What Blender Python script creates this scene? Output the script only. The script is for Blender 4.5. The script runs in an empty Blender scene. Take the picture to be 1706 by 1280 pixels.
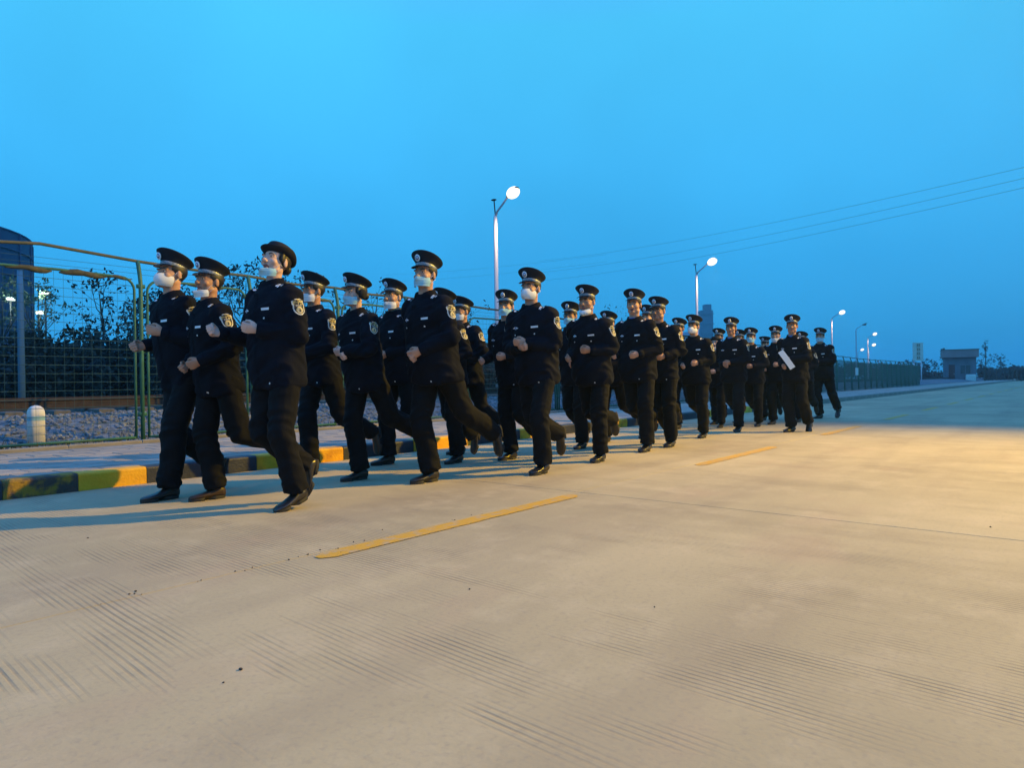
import bpy, bmesh, math, random
import numpy as np
from mathutils import Vector, Matrix, noise
from mathutils.bvhtree import BVHTree

random.seed(7)
rng = np.random.default_rng(7)
scene = bpy.context.scene
COL = scene.collection
PI = math.pi
R = math.radians

# ------------------------------------------------------------------ camera
F, CAM_H, ROLL = 1137.0, 0.82, R(0.8)
cam_data = bpy.data.cameras.new('camera')
cam = bpy.data.objects.new('camera', cam_data)
COL.objects.link(cam)
cam_data.sensor_width = 36.0
cam_data.lens = 36.0 * F / 1706.0
cam_data.clip_start = 0.05
cam_data.clip_end = 3000
cam.location = (0, 0, CAM_H)
cam.rotation_euler = (Matrix.Rotation(R(90 - 0.15), 3, 'X') @ Matrix.Rotation(-ROLL, 3, 'Z')).to_euler()
scene.camera = cam

# ------------------------------------------------------------------ sky (dusk) and exposure
world = bpy.data.worlds.new('World')
scene.world = world
world.use_nodes = True
nt = world.node_tree
nt.nodes.clear()
w_out = nt.nodes.new('ShaderNodeOutputWorld')
w_bg = nt.nodes.new('ShaderNodeBackground')
w_tc = nt.nodes.new('ShaderNodeTexCoord')
w_sep = nt.nodes.new('ShaderNodeSeparateXYZ')
w_ramp = nt.nodes.new('ShaderNodeValToRGB')
nt.links.new(w_tc.outputs['Generated'], w_sep.inputs[0])
nt.links.new(w_sep.outputs['Z'], w_ramp.inputs[0])


def srgb(r, g, b):
    def f(c):
        c /= 255.0
        return c / 12.92 if c <= 0.04045 else ((c + 0.055) / 1.055) ** 2.4
    return (f(r), f(g), f(b), 1.0)


SKY_GAIN = 1.5
def sky(r, g, b): return (r / SKY_GAIN, g / SKY_GAIN, b / SKY_GAIN, 1.0)
els = w_ramp.color_ramp.elements
els[0].position = 0.0
els[0].color = sky(*srgb(50, 168, 238)[:3])
els[1].position = 1.0
els[1].color = sky(.12, .42, 1.25)
for p, c in ((0.06, srgb(54, 172, 240)), (0.16, srgb(57, 177, 246)), (0.30, srgb(68, 190, 255)), (0.46, srgb(76, 200, 255)),
             (0.66, (.13, .46, 1.25, 1))):
    e = els.new(p)
    e.color = sky(*c[:3])
# slightly darker towards the right (east), with a very soft, cloudy unevenness
w_noise = nt.nodes.new('ShaderNodeTexNoise')
w_noise.inputs['Scale'].default_value = 2.2
w_noise.inputs['Detail'].default_value = 3
nt.links.new(w_tc.outputs['Generated'], w_noise.inputs['Vector'])
w_m1 = nt.nodes.new('ShaderNodeMath')
w_m1.operation = 'MULTIPLY_ADD'
w_m1.inputs[1].default_value = -0.07
w_m1.inputs[2].default_value = 0.78
nt.links.new(w_sep.outputs['X'], w_m1.inputs[0])
w_m2 = nt.nodes.new('ShaderNodeMath')
w_m2.operation = 'MULTIPLY_ADD'
w_m2.inputs[1].default_value = 0.42
nt.links.new(w_noise.outputs['Fac'], w_m2.inputs[0])
nt.links.new(w_m1.outputs[0], w_m2.inputs[2])
w_mix = nt.nodes.new('ShaderNodeVectorMath')
w_mix.operation = 'SCALE'
nt.links.new(w_ramp.outputs['Color'], w_mix.inputs[0])
nt.links.new(w_m2.outputs[0], w_mix.inputs['Scale'])
nt.links.new(w_mix.outputs[0], w_bg.inputs['Color'])
w_bg.inputs['Strength'].default_value = SKY_GAIN
nt.links.new(w_bg.outputs[0], w_out.inputs[0])
scene.view_settings.view_transform = 'Standard'
scene.view_settings.look = 'None'
scene.view_settings.exposure = 0.0
scene.view_settings.gamma = 1.0
scene.view_settings.use_curve_mapping = False
scene.cycles.use_denoising = True
scene.cycles.max_bounces = 6

LAMP_POWER = 26500.0
LAMP_COLOR = (1.0, 0.60, 0.02)
FILL_POWER = 1100.0
FILL_COLOR = (1.0, 0.52, 0.12)
HAZE = 0.0011
FILL_POS = (-6.5, -8.5)
LAMP_POS = (15.0, 8.8)
LAMP_Z = 10.0
LAMP_AIM = (-3.0, 4.5)
LAMP_CONE = R(70)

# ------------------------------------------------------------------ frames of reference
D = np.array([0.63444, 0.77297])      # along the road, away from the camera
N = np.array([-0.77297, 0.63444])     # across it, towards the fence
ROAD_ROT = math.atan2(D[1], D[0])     # local +X = along the road, local +Y = towards the fence


def P(s, n, z=0.0):
    return Vector((D[0] * s + N[0] * n, D[1] * s + N[1] * n, z))


def ground_at(px, py, z=0.0):
    dx, dy = px - 853.0, py - 637.0
    x = dx * math.cos(ROLL) - dy * math.sin(ROLL)
    y = dx * math.sin(ROLL) + dy * math.cos(ROLL)
    Y = (CAM_H - z) * F / y
    return Vector((x / F * Y, Y, z))


# ------------------------------------------------------------------ object helpers
def tag(o, label=None, cat=None, group=None, kind=None):
    if label: o['label'] = label
    if cat: o['category'] = cat
    if group: o['group'] = group
    if kind: o['kind'] = kind
    return o


def empty(name, loc=(0, 0, 0), rz=0.0, scale=1.0):
    o = bpy.data.objects.new(name, None)
    o.empty_display_size = 0.2
    COL.objects.link(o)
    o.location = loc
    o.rotation_euler = (0, 0, rz)
    o.scale = (scale,) * 3
    return o


def link(name, mesh, parent=None, M=None):
    o = bpy.data.objects.new(name, mesh)
    COL.objects.link(o)
    if parent is not None: o.parent = parent
    if M is not None: o.matrix_local = M
    return o


class G:
    """collects geometry; build() makes ONE mesh"""
    def __init__(self):
        self.v = []
        self.f = []
        self.m = []
        self.n = 0

    def add(self, V, Fs, mi=0):
        V = np.asarray(V, dtype=float).reshape(-1, 3)
        self.v.append(V)
        self.f.extend([tuple(i + self.n for i in f) for f in Fs])
        self.m.extend([mi] * len(Fs))
        self.n += len(V)

    def loft(self, rings, caps=True, mi=0, closed=True):
        k = len(rings[0])
        V = np.concatenate([np.asarray(r) for r in rings])
        Fs = []
        kk = k if closed else k - 1
        for i in range(len(rings) - 1):
            for j in range(kk):
                a, b = i * k + j, i * k + (j + 1) % k
                Fs.append((a, b, b + k, a + k))
        if caps and closed:
            Fs.append(tuple(reversed(range(k))))
            o = (len(rings) - 1) * k
            Fs.append(tuple(range(o, o + k)))
        self.add(V, Fs, mi)

    def tube(self, pts, rad, k=10, mi=0, caps=True, flat=1.0):
        pts = [np.asarray(p, dtype=float) for p in pts]
        if not hasattr(rad, '__len__'): rad = [rad] * len(pts)
        rings = []
        up = None
        for i, p in enumerate(pts):
            a = pts[max(i - 1, 0)]
            b = pts[min(i + 1, len(pts) - 1)]
            t = b - a
            t = t / (np.linalg.norm(t) + 1e-9)
            if up is None:
                up = np.array([0, 0, 1.0]) if abs(t[2]) < 0.9 else np.array([0, 1.0, 0])
            x = np.cross(up, t); x /= np.linalg.norm(x) + 1e-9
            y = np.cross(t, x)
            up = y
            ang = np.arange(k) * 2 * PI / k
            rings.append(p + np.outer(np.cos(ang), x) * rad[i] + np.outer(np.sin(ang), y) * rad[i] * flat)
        self.loft(rings, caps, mi)

    def ell(self, c, r, mi=0, nu=14, nv=9, M=None):
        V = [(0, 0, -1)]
        for i in range(1, nv):
            t = -PI / 2 + PI * i / nv
            for j in range(nu):
                a = 2 * PI * j / nu
                V.append((math.cos(t) * math.cos(a), math.cos(t) * math.sin(a), math.sin(t)))
        V.append((0, 0, 1))
        V = np.array(V) * np.array(r)
        if M is not None: V = V @ np.array(M.to_3x3()).T
        V = V + np.array(c)
        Fs = []
        for j in range(nu):
            Fs.append((0, 1 + (j + 1) % nu, 1 + j))
        for i in range(nv - 2):
            for j in range(nu):
                a, b = 1 + i * nu + j, 1 + i * nu + (j + 1) % nu
                Fs.append((a, b, b + nu, a + nu))
        o = 1 + (nv - 2) * nu
        top = len(V) - 1
        for j in range(nu):
            Fs.append((o + j, o + (j + 1) % nu, top))
        self.add(V, Fs, mi)

    def capsule(self, a, b, ra, rb, mi=0, k=12):
        a, b = np.asarray(a, float), np.asarray(b, float)
        self.tube([a, a * .67 + b * .33, a * .33 + b * .67, b], [ra, ra * .67 + rb * .33, ra * .33 + rb * .67, rb], k, mi)
        self.ell(a, (ra,) * 3, mi, 12, 8)
        self.ell(b, (rb,) * 3, mi, 12, 8)

    def box(self, c, s, mi=0, M=None, taper=1.0):
        x, y, z = s[0] / 2, s[1] / 2, s[2] / 2
        V = np.array([(-x, -y, -z), (x, -y, -z), (x, y, -z), (-x, y, -z),
                      (-x * taper, -y * taper, z), (x * taper, -y * taper, z), (x * taper, y * taper, z), (-x * taper, y * taper, z)])
        if M is not None: V = V @ np.array(M.to_3x3()).T
        V = V + np.array(c)
        self.add(V, [(0, 3, 2, 1), (4, 5, 6, 7), (0, 1, 5, 4), (1, 2, 6, 5), (2, 3, 7, 6), (3, 0, 4, 7)], mi)

    def arrays(self):
        return np.concatenate(self.v), self.f

    def mesh(self, name, mats, smooth=True):
        me = bpy.data.meshes.new(name)
        V = np.concatenate(self.v)
        me.from_pydata(V.tolist(), [], self.f)
        for m in (mats if isinstance(mats, (list, tuple)) else [mats]):
            me.materials.append(m)
        if self.m: me.polygons.foreach_set('material_index', self.m)
        if smooth: me.polygons.foreach_set('use_smooth', [True] * len(me.polygons))
        me.update()
        return me

    def build(self, name, mats, parent=None, smooth=True, M=None):
        return link(name, self.mesh(name, mats, smooth), parent, M)


def mesh_np(name, V, Fs, mats, smooth=True, mi=None):
    me = bpy.data.meshes.new(name)
    me.from_pydata(np.asarray(V).tolist(), [], Fs if isinstance(Fs, list) else Fs.tolist())
    for m in (mats if isinstance(mats, (list, tuple)) else [mats]):
        me.materials.append(m)
    if mi is not None: me.polygons.foreach_set('material_index', mi)
    if smooth: me.polygons.foreach_set('use_smooth', [True] * len(me.polygons))
    me.update()
    return me


def remesh(g, voxel, smooth_it=1):
    me = bpy.data.meshes.new('tmp')
    V, Fs = g.arrays()
    me.from_pydata(V.tolist(), [], Fs)
    o = bpy.data.objects.new('tmp', me)
    COL.objects.link(o)
    m = o.modifiers.new('r', 'REMESH')
    m.mode = 'VOXEL'
    m.voxel_size = voxel
    if smooth_it:
        s = o.modifiers.new('s', 'SMOOTH')
        s.factor = 0.5
        s.iterations = smooth_it
    dg = bpy.context.evaluated_depsgraph_get()
    ev = o.evaluated_get(dg)
    em = ev.to_mesh()
    V = np.empty(len(em.vertices) * 3)
    em.vertices.foreach_get('co', V)
    V = V.reshape(-1, 3)
    Nn = np.empty(len(em.vertices) * 3)
    em.vertices.foreach_get('normal', Nn)
    Fs = [tuple(p.vertices) for p in em.polygons]
    ev.to_mesh_clear()
    bpy.data.objects.remove(o)
    bpy.data.meshes.remove(me)
    return V, Fs, Nn.reshape(-1, 3)


def rx(a): return Matrix.Rotation(a, 4, 'X')
def rz(a): return Matrix.Rotation(a, 4, 'Z')
def ry(a): return Matrix.Rotation(a, 4, 'Y')
def T(v): return Matrix.Translation(Vector(v))


# ------------------------------------------------------------------ materials
def mat(name, color, rough=0.7, metal=0.0, emit=None, emit_strength=0.0, spec=0.5):
    m = bpy.data.materials.new(name)
    m.use_nodes = True
    b = m.node_tree.nodes['Principled BSDF']
    b.inputs['Base Color'].default_value = (*color[:3], 1)
    b.inputs['Roughness'].default_value = rough
    b.inputs['Metallic'].default_value = metal
    b.inputs['Specular IOR Level'].default_value = spec
    if emit:
        b.inputs['Emission Color'].default_value = (*emit[:3], 1)
        b.inputs['Emission Strength'].default_value = emit_strength
    return m


def varied(name, c1, c2, scale=5.0, rough=0.8, bump=0.0, bump_scale=None, detail=5, obj_var=0.0, metal=0.0, stretch=(1, 1, 1),
           coords='Object', spec=0.4, pos=(0.35, 0.65), c3=None):
    """noise-mixed colour with optional fine bump and per-object brightness variation"""
    m = mat(name, c1, rough, metal, spec=spec)
    t = m.node_tree
    b = t.nodes['Principled BSDF']
    tc = t.nodes.new('ShaderNodeTexCoord')
    mp = t.nodes.new('ShaderNodeMapping')
    mp.inputs['Scale'].default_value = stretch
    t.links.new(tc.outputs[coords], mp.inputs[0])
    n = t.nodes.new('ShaderNodeTexNoise')
    n.inputs['Scale'].default_value = scale
    n.inputs['Detail'].default_value = detail
    t.links.new(mp.outputs[0], n.inputs['Vector'])
    r = t.nodes.new('ShaderNodeValToRGB')
    r.color_ramp.elements[0].position = pos[0]
    r.color_ramp.elements[0].color = (*c1[:3], 1)
    r.color_ramp.elements[1].position = pos[1]
    r.color_ramp.elements[1].color = (*c2[:3], 1)
    if c3:
        e = r.color_ramp.elements.new((pos[0] + pos[1]) / 2)
        e.color = (*c3[:3], 1)
    t.links.new(n.outputs['Fac'], r.inputs[0])
    out = r.outputs[0]
    if obj_var:
        oi = t.nodes.new('ShaderNodeObjectInfo')
        ma = t.nodes.new('ShaderNodeMath')
        ma.operation = 'MULTIPLY_ADD'
        ma.inputs[1].default_value = obj_var
        ma.inputs[2].default_value = 1 - obj_var / 2
        t.links.new(oi.outputs['Random'], ma.inputs[0])
        vm = t.nodes.new('ShaderNodeVectorMath')
        vm.operation = 'SCALE'
        t.links.new(out, vm.inputs[0])
        t.links.new(ma.outputs[0], vm.inputs['Scale'])
        out = vm.outputs[0]
    t.links.new(out, b.inputs['Base Color'])
    if bump:
        n2 = t.nodes.new('ShaderNodeTexNoise')
        n2.inputs['Scale'].default_value = bump_scale or scale * 6
        n2.inputs['Detail'].default_value = 6
        t.links.new(mp.outputs[0], n2.inputs['Vector'])
        bp = t.nodes.new('ShaderNodeBump')
        bp.inputs['Strength'].default_value = bump
        bp.inputs['Distance'].default_value = 0.02
        t.links.new(n2.outputs['Fac'], bp.inputs['Height'])
        t.links.new(bp.outputs[0], b.inputs['Normal'])
    return m


def concrete_material(name, grooves=True, obj_var=0.06):
    m = mat(name, (.4, .33, .24), 0.85, spec=0.25)
    t = m.node_tree
    L = t.links.new
    b = t.nodes['Principled BSDF']
    geo = t.nodes.new('ShaderNodeNewGeometry')
    mp = t.nodes.new('ShaderNodeMapping')
    mp.vector_type = 'POINT'
    mp.inputs['Rotation'].default_value = (0, 0, -ROAD_ROT)
    L(geo.outputs['Position'], mp.inputs[0])

    def noise_(scale, detail=6, stretch=(1, 1, 1), rough=.55, loc=(0, 0, 0)):
        q = t.nodes.new('ShaderNodeMapping')
        q.inputs['Scale'].default_value = stretch
        q.inputs['Location'].default_value = loc
        L(mp.outputs[0], q.inputs[0])
        n = t.nodes.new('ShaderNodeTexNoise')
        n.inputs['Scale'].default_value = scale
        n.inputs['Detail'].default_value = detail
        n.inputs['Roughness'].default_value = rough
        L(q.outputs[0], n.inputs['Vector'])
        return n.outputs['Fac']

    def ramp(x, a, c):
        r = t.nodes.new('ShaderNodeMapRange')
        r.inputs['From Min'].default_value = a
        r.inputs['From Max'].default_value = c
        L(x, r.inputs['Value'])
        return r.outputs[0]

    def math_(op, x, y=None):
        n = t.nodes.new('ShaderNodeMath')
        n.operation = op
        for i, q in enumerate((x, y)):
            if q is None: continue
            if isinstance(q, (int, float)): n.inputs[i].default_value = q
            else: L(q, n.inputs[i])
        return n.outputs[0]

    def mix(fac, a, c):
        n = t.nodes.new('ShaderNodeMix')
        n.data_type = 'RGBA'
        L(fac, n.inputs['Factor'])
        for i, q in ((6, a), (7, c)):
            if isinstance(q, tuple): n.inputs[i].default_value = (*q, 1)
            else: L(q, n.inputs[i])
        return n.outputs[2]

    col = mix(ramp(noise_(.5, 4, (.7, 1, 1)), .32, .68), (.36, .302, .188), (.505, .422, .258))
    col = mix(math_('MULTIPLY', ramp(noise_(.9, 5, (.22, 1.5, 1), loc=(3, 9, 0)), .48, .70), .7), col, (.32, .262, .175))   # streaks along the traffic
    col = mix(math_('MULTIPLY', ramp(noise_(2.6, 8, rough=.7, loc=(7, 1, 0)), .50, .72), .6), col, (.535, .445, .29))
    col = mix(math_('MULTIPLY', ramp(noise_(46, 4), .52, .8), .42), col, (.25, .22, .185))
    col = mix(math_('MULTIPLY', ramp(noise_(1.2, 3, (.8, 1.2, 1), loc=(11, 4, 0)), .56, .70), .22), col, (.45, .31, .215))  # rusty pink stain
    height = math_('MULTIPLY', noise_(60, 5), .25)
    if grooves:
        sp = t.nodes.new('ShaderNodeSeparateXYZ')
        L(mp.outputs[0], sp.inputs[0])
        wob = math_('MULTIPLY', math_('SUBTRACT', noise_(.6, 1), .5), .05)
        sx = math_('ADD', math_('ADD', sp.outputs['X'], wob), math_('MULTIPLY', sp.outputs['Y'], -.05))
        sn = math_('SINE', math_('MULTIPLY', sx, 2 * PI / .024))
        line = ramp(sn, .0, .8)
        m1 = ramp(noise_(1.5, 3, (1.5, .38, 1), loc=(1.3, 5.2, 0)), .475, .57)
        m2 = ramp(noise_(3.2, 4, (1.8, .8, 1)), .33, .60)
        g = math_('MULTIPLY', math_('MULTIPLY', m1, m2), line)
        col = mix(math_('MULTIPLY', g, .42), col, (.13, .105, .085))
        height = math_('SUBTRACT', height, math_('MULTIPLY', g, .35))
    oi = t.nodes.new('ShaderNodeObjectInfo')
    k = math_('ADD', math_('MULTIPLY', oi.outputs['Random'], obj_var), 1 - obj_var / 2)
    vm = t.nodes.new('ShaderNodeVectorMath')
    vm.operation = 'SCALE'
    L(col, vm.inputs[0])
    L(k, vm.inputs['Scale'])
    L(vm.outputs[0], b.inputs['Base Color'])
    bp = t.nodes.new('ShaderNodeBump')
    bp.inputs['Strength'].default_value = .45
    bp.inputs['Distance'].default_value = .012
    L(height, bp.inputs['Height'])
    L(bp.outputs[0], b.inputs['Normal'])
    return m


M_CONC = concrete_material('concrete')
M_JOINT = mat('joint_dirt', (.05, .042, .035), .95)
M_ROADBASE = concrete_material('concrete_far', False, 0.0)
M_PAVER = varied('paver', (.27, .235, .20), (.37, .32, .27), 2.5, .9, .4, 60, obj_var=.3, coords='Object')
M_SAND = varied('bedding_sand', (.09, .08, .065), (.14, .12, .10), 8, .95)
M_KERB_Y = varied('kerb_yellow_paint', (.76, .34, .010), (.58, .26, .015), 5, .6, .3, 40, c3=(.80, .42, .015), pos=(.3, .7))
M_KERB_B = varied('kerb_dark_paint', (.018, .022, .035), (.035, .04, .055), 5, .55, .3, 40)
M_KERB_W = varied('kerb_worn_paint', (.30, .18, .02), (.075, .055, .045), 7, .8, .5, 40, pos=(.42, .52))
M_KERB_C = varied('kerb_concrete', (.22, .20, .17), (.30, .27, .23), 4, .9, .3, 40)
M_LINE = varied('road_paint_yellow', (.58, .33, .03), (.45, .34, .19), 16, .65, .2, 60, detail=9, pos=(.50, .66), coords='Object')
M_FENCE = varied('fence_green', (.045, .16, .105), (.03, .105, .075), 6, .5, obj_var=.15)
M_RAILTOP = varied('fence_top_rail', (.075, .085, .05), (.13, .11, .06), 9, .7)
M_WIRE = mat('fence_wire', (.06, .13, .11), .5, .3)
M_VINE = varied('dry_vine', (.06, .055, .03), (.10, .09, .045), 20, .9)
M_STONE = varied('ballast_stone', (.12, .135, .16), (.23, .25, .28), 3, .9, obj_var=0, coords='Object')
M_BALLAST = varied('ballast_bed', (.08, .095, .115), (.20, .22, .25), 14, .95, 1.0, 22, coords='Object', detail=8)
M_RUST = varied('rusty_steel', (.03, .022, .02), (.055, .036, .028), 10, .75, .2)
M_SLEEPER = varied('sleeper', (.10, .095, .085), (.17, .155, .135), 6, .9)
M_GRASS = varied('grass', (.035, .05, .018), (.075, .07, .03), 12, .95)
M_EARTH = varied('earth', (.06, .052, .035), (.10, .085, .055), 1.2, .95, coords='Object')
M_WHITE = varied('white_paint', (.62, .60, .57), (.75, .73, .70), 8, .7)
M_BLUEBAND = mat('blue_band', (.22, .42, .52), .6)
M_POLE = mat('pole_grey', (.62, .60, .68), .5, .0)
M_POLEBLUE = mat('pole_blue', (.12, .24, .36), .6)
M_DARKMETAL = mat('dark_metal', (.05, .055, .06), .5, .5)
M_LAMP = mat('lamp_lens', (.9, .85, .7), .3, emit=(1.0, .80, .52), emit_strength=1.7)
FLOOD = mat('floodlight_lens', (.9, .95, .9), .3, emit=(.75, 1.0, .80), emit_strength=1.5)
M_LAMP_OFF = mat('lamp_lens_unlit', (.25, .25, .25), .2)
LEAFPALE = varied('leaves_pale', (.06, .10, .06), (.11, .16, .09), 3, .7)
M_BARK = varied('bark', (.035, .032, .03), (.06, .052, .045), 12, .95)
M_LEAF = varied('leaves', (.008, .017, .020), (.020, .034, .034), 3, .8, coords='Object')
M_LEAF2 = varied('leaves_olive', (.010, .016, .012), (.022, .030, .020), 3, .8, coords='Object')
M_TANK = varied('tank_steel', (.045, .07, .14), (.06, .09, .17), .15, .7, coords='Object')
M_CHIM = varied('plant_concrete', (.17, .20, .25), (.21, .25, .31), .1, .9)
M_WALL = varied('painted_wall', (.12, .14, .18), (.16, .18, .23), .8, .9)
M_FASCIA = varied('roof_fascia', (.30, .19, .20), (.35, .24, .25), .6, .8)
M_DOOR = mat('door_paint', (.10, .025, .03), .5)
M_CABLE = mat('cable', (.02, .03, .04), .6)
M_SIGN = varied('sign_face', (.60, .60, .52), (.70, .68, .62), 6, .6)
M_SIGNINK = mat('sign_print', (.25, .13, .06), .7)
M_GLASS = mat('dark_glass', (.03, .04, .05), .1, spec=.8)

M_UNI = varied('uniform_cloth', (.0030, .0040, .0088), (.0050, .0064, .0128), 5, .85, .25, 160, obj_var=.35, spec=.12)
M_TRO = varied('trouser_cloth', (.0024, .0028, .0042), (.004, .0046, .0066), 5, .85, .25, 160, obj_var=.35, spec=.2)
M_CAPC = mat('cap_cloth', (.007, .009, .015), .75, spec=.3)
M_VISOR = mat('visor_gloss', (.004, .004, .006), .18, spec=.6)
M_BAND = varied('cap_band', (.15, .165, .19), (.34, .36, .40), 90, .45, metal=.3, detail=1)
M_SILVER = mat('silver', (.72, .73, .76), .4, .15)
M_BLUEE = mat('emblem_blue', (.03, .10, .30), .4)
M_GOLD = mat('gold_thread', (.56, .44, .17), .6, .0)
M_PWHITE = mat('patch_white', (.62, .62, .58), .7)
M_PDARK = mat('patch_dark', (.012, .014, .022), .7)
M_SHOE = varied('shoe_leather', (.012, .010, .009), (.022, .018, .014), 8, .35, spec=.6)
M_SHOEB = varied('shoe_brown', (.030, .017, .011), (.05, .03, .018), 8, .45)
M_SOLE = mat('shoe_sole', (.02, .018, .016), .8)
M_SKINS = []
for i, (c1, c2) in enumerate([((.55, .31, .215), (.46, .245, .165)), ((.60, .36, .255), (.50, .28, .195)), ((.46, .245, .155), (.38, .19, .12)),
                              ((.66, .44, .36), (.58, .36, .29))]):
    M_SKINS.append(varied('skin', c1, c2, 14, .55, .1, 180, spec=.35))
M_LIP = mat('lip', (.26, .09, .08), .5)
M_HAIR = mat('hair', (.008, .007, .007), .55)
M_EYE = mat('eye_white', (.5, .48, .46), .3)
M_PUPIL = mat('pupil', (.01, .008, .008), .2)
M_MASKB = varied('mask_blue', (.30, .55, .66), (.36, .60, .70), 20, .85)
M_MASKW = varied('mask_white', (.72, .73, .74), (.66, .67, .69), 20, .85)
M_GLASSES = mat('spectacle_frame', (.01, .01, .01), .3)
M_PAPER = mat('paper', (.8, .8, .78), .8)
M_MUFF = mat('ear_warmer', (.008, .008, .01), .95)

# ================================================================== SETTING
KERB_N, LINE_N, FENCE_N, SW = 6.12, 2.85, 9.40, .14
SLAB_W = KERB_N - LINE_N


def road_box(g, s0, s1, n0, n1, z0, z1, mi=0, bev=0.0):
    """box in road coordinates, top edges chamfered by bev"""
    def q(s, n, z): return tuple(P(s, n, z))
    if bev:
        rings = [[q(s0, n0, z0), q(s1, n0, z0), q(s1, n1, z0), q(s0, n1, z0)],
                 [q(s0, n0, z1 - bev), q(s1, n0, z1 - bev), q(s1, n1, z1 - bev), q(s0, n1, z1 - bev)],
                 [q(s0 + bev, n0 + bev, z1), q(s1 - bev, n0 + bev, z1), q(s1 - bev, n1 - bev, z1), q(s0 + bev, n1 - bev, z1)]]
    else:
        rings = [[q(s0, n0, z0), q(s1, n0, z0), q(s1, n1, z0), q(s0, n1, z0)], [q(s0, n0, z1), q(s1, n0, z1), q(s1, n1, z1), q(s0, n1, z1)]]
    g.loft(rings, True, mi)


# ground out to the horizon
g = G()
g.loft([[tuple(P(s, -300, -.04)) for s in (-200, 600)], [tuple(P(s, 300, -.04)) for s in (-200, 600)]], caps=False, closed=False)
gr = g.build('ground', M_EARTH, smooth=False)
tag(gr, kind='structure')

# road: base sheet and cast slabs
g = G()
g.add([tuple(P(-60, -160, -.014)), tuple(P(400, -160, -.014)), tuple(P(400, KERB_N, -.014)), tuple(P(-60, KERB_N, -.014))], [(0, 1, 2, 3)])
g2 = g.build('road', M_JOINT, smooth=False)
road = tag(g2, kind='structure')
SL = 5.0
S0 = 4.2 - 3 * SL
slab_me = None
NROW = 15
for li in range(4):
    nn = KERB_N - li * SLAB_W
    for k in range(NROW):
        if slab_me is None:
            gg = G()
            gap = .0035
            a, b_ = SL / 2 - gap, SLAB_W / 2 - gap
            rows = []
            for (e, z) in ((0, -.012), (0, -.004), (.002, 0.0)):
                rows.append([(-a + e, -b_ + e, z), (a - e, -b_ + e, z), (a - e, b_ - e, z), (-a + e, b_ - e, z)])
            gg.loft(rows)
            slab_me = gg.mesh('concrete_slab', M_CONC, smooth=False)
        o = link('concrete_slab', slab_me, road)
        c = P(S0 + SL * (k + .5), nn - SLAB_W / 2, -.0003 * ((k * 7 + li * 3) % 4))
        o.location = c
        o.rotation_euler = (0, 0, ROAD_ROT)
# the rest of the wide concrete apron, too far or too far aside to show slabs
g = G()
send = S0 + SL * NROW
g.add([tuple(P(send, -160, -.002)), tuple(P(400, -160, -.002)), tuple(P(400, KERB_N, -.002)), tuple(P(send, KERB_N, -.002))], [(0, 1, 2, 3)])
g.add([tuple(P(-60, -160, -.002)), tuple(P(send, -160, -.002)), tuple(P(send, KERB_N - 4 * SLAB_W, -.002)), tuple(P(-60, KERB_N - 4 * SLAB_W, -.002))], [(0, 1, 2, 3)])
g.build('concrete_surface', M_ROADBASE, road, smooth=False)
# lane line dashes with worn, uneven edges
for k, s0 in enumerate([1.90 + 4.24 * i for i in range(-1, 16)]):
    g = G()
    n = 60
    L_ = 2.17
    rowsL, rowsR = [], []
    for i in range(n + 1):
        s = s0 + L_ * i / n
        endw = min(1, (min(i, n - i) + .8) / 2.5)
        wa = (.058 + .008 * noise.noise(Vector((s * 6, k, 0)))) * endw
        wb = (.058 + .008 * noise.noise(Vector((s * 6, k, 9)))) * endw
        rowsL.append(tuple(P(s, LINE_N - .085 + wa, .0035)))
        rowsR.append(tuple(P(s, LINE_N - .085 - wb, .0035)))
    g.loft([rowsR, rowsL], caps=False, closed=False)
    g.build('lane_dash', M_LINE, road, smooth=False)

# small stones and chips lying on the road
g = G()
for i in range(30):
    c = ground_at(random.uniform(30, 1690), random.uniform(860, 1270)) if i < 9 else P(random.uniform(1.0, 3.2), LINE_N + random.uniform(-.01, .05))
    r = random.uniform(.002, .0045) * (1.3 if i < 6 else 1)
    g.ell((c.x, c.y, r * .4), (r * random.uniform(.8, 1.7), r, r * .7), 0, 6, 4, Matrix.Rotation(random.uniform(0, 6), 3, 'Z'))
tag(g.build('grit', M_JOINT), kind='stuff', label='small dark chips of grit scattered on the concrete road', cat='grit')

# kerb of painted blocks, 1 m each
kerb_g = G()
road_box(kerb_g, -30, 160, KERB_N + .012, KERB_N + .15, -.03, SW - .012)
kerb = tag(kerb_g.build('kerb', M_KERB_C, smooth=False), kind='structure')
blk = {}
for k in range(-8, 100):
    a = 1.50 + 1.02 * (k)
    if k < 42:
        if k == 0:
            parts = [(a, a + .5, M_KERB_W), (a + .5, a + 1.02, M_KERB_Y)]
        else:
            parts = [(a, a + 1.02, M_KERB_C if k > 15 else (M_KERB_Y if k % 2 == 0 else M_KERB_B))]
        for (u0, u1, m_) in parts:
            key = (m_.name, round(u1 - u0, 2))
            if key not in blk:
                gg = G()
                hl = (u1 - u0) / 2 - .003
                prof = [(-.0, -.02), (-.0, SW - .018), (.006, SW - .006), (.020, SW + .002), (.155, SW + .002), (.155, -.02)]
                gg.loft([[(x, y, z) for (y, z) in prof] for x in (-hl, hl)])
                blk[key] = gg.mesh('kerb_block', m_, smooth=False)
            o = link('kerb_block', blk[key], kerb)
            o.location = P((u0 + u1) / 2, KERB_N + random.uniform(-.004, .004))
            o.rotation_euler = (0, 0, ROAD_ROT + random.uniform(-.003, .003))
g = G()
for k in range(42, 150):
    a = 1.50 + 1.02 * k
    road_box(g, a + .004, a + 1.016, KERB_N, KERB_N + .155, -.02, SW + .002, 0 if k % 2 == 0 else 1)
o = g.build('far_kerb_blocks', [M_KERB_C, M_KERB_C], kerb, smooth=False)
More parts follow.
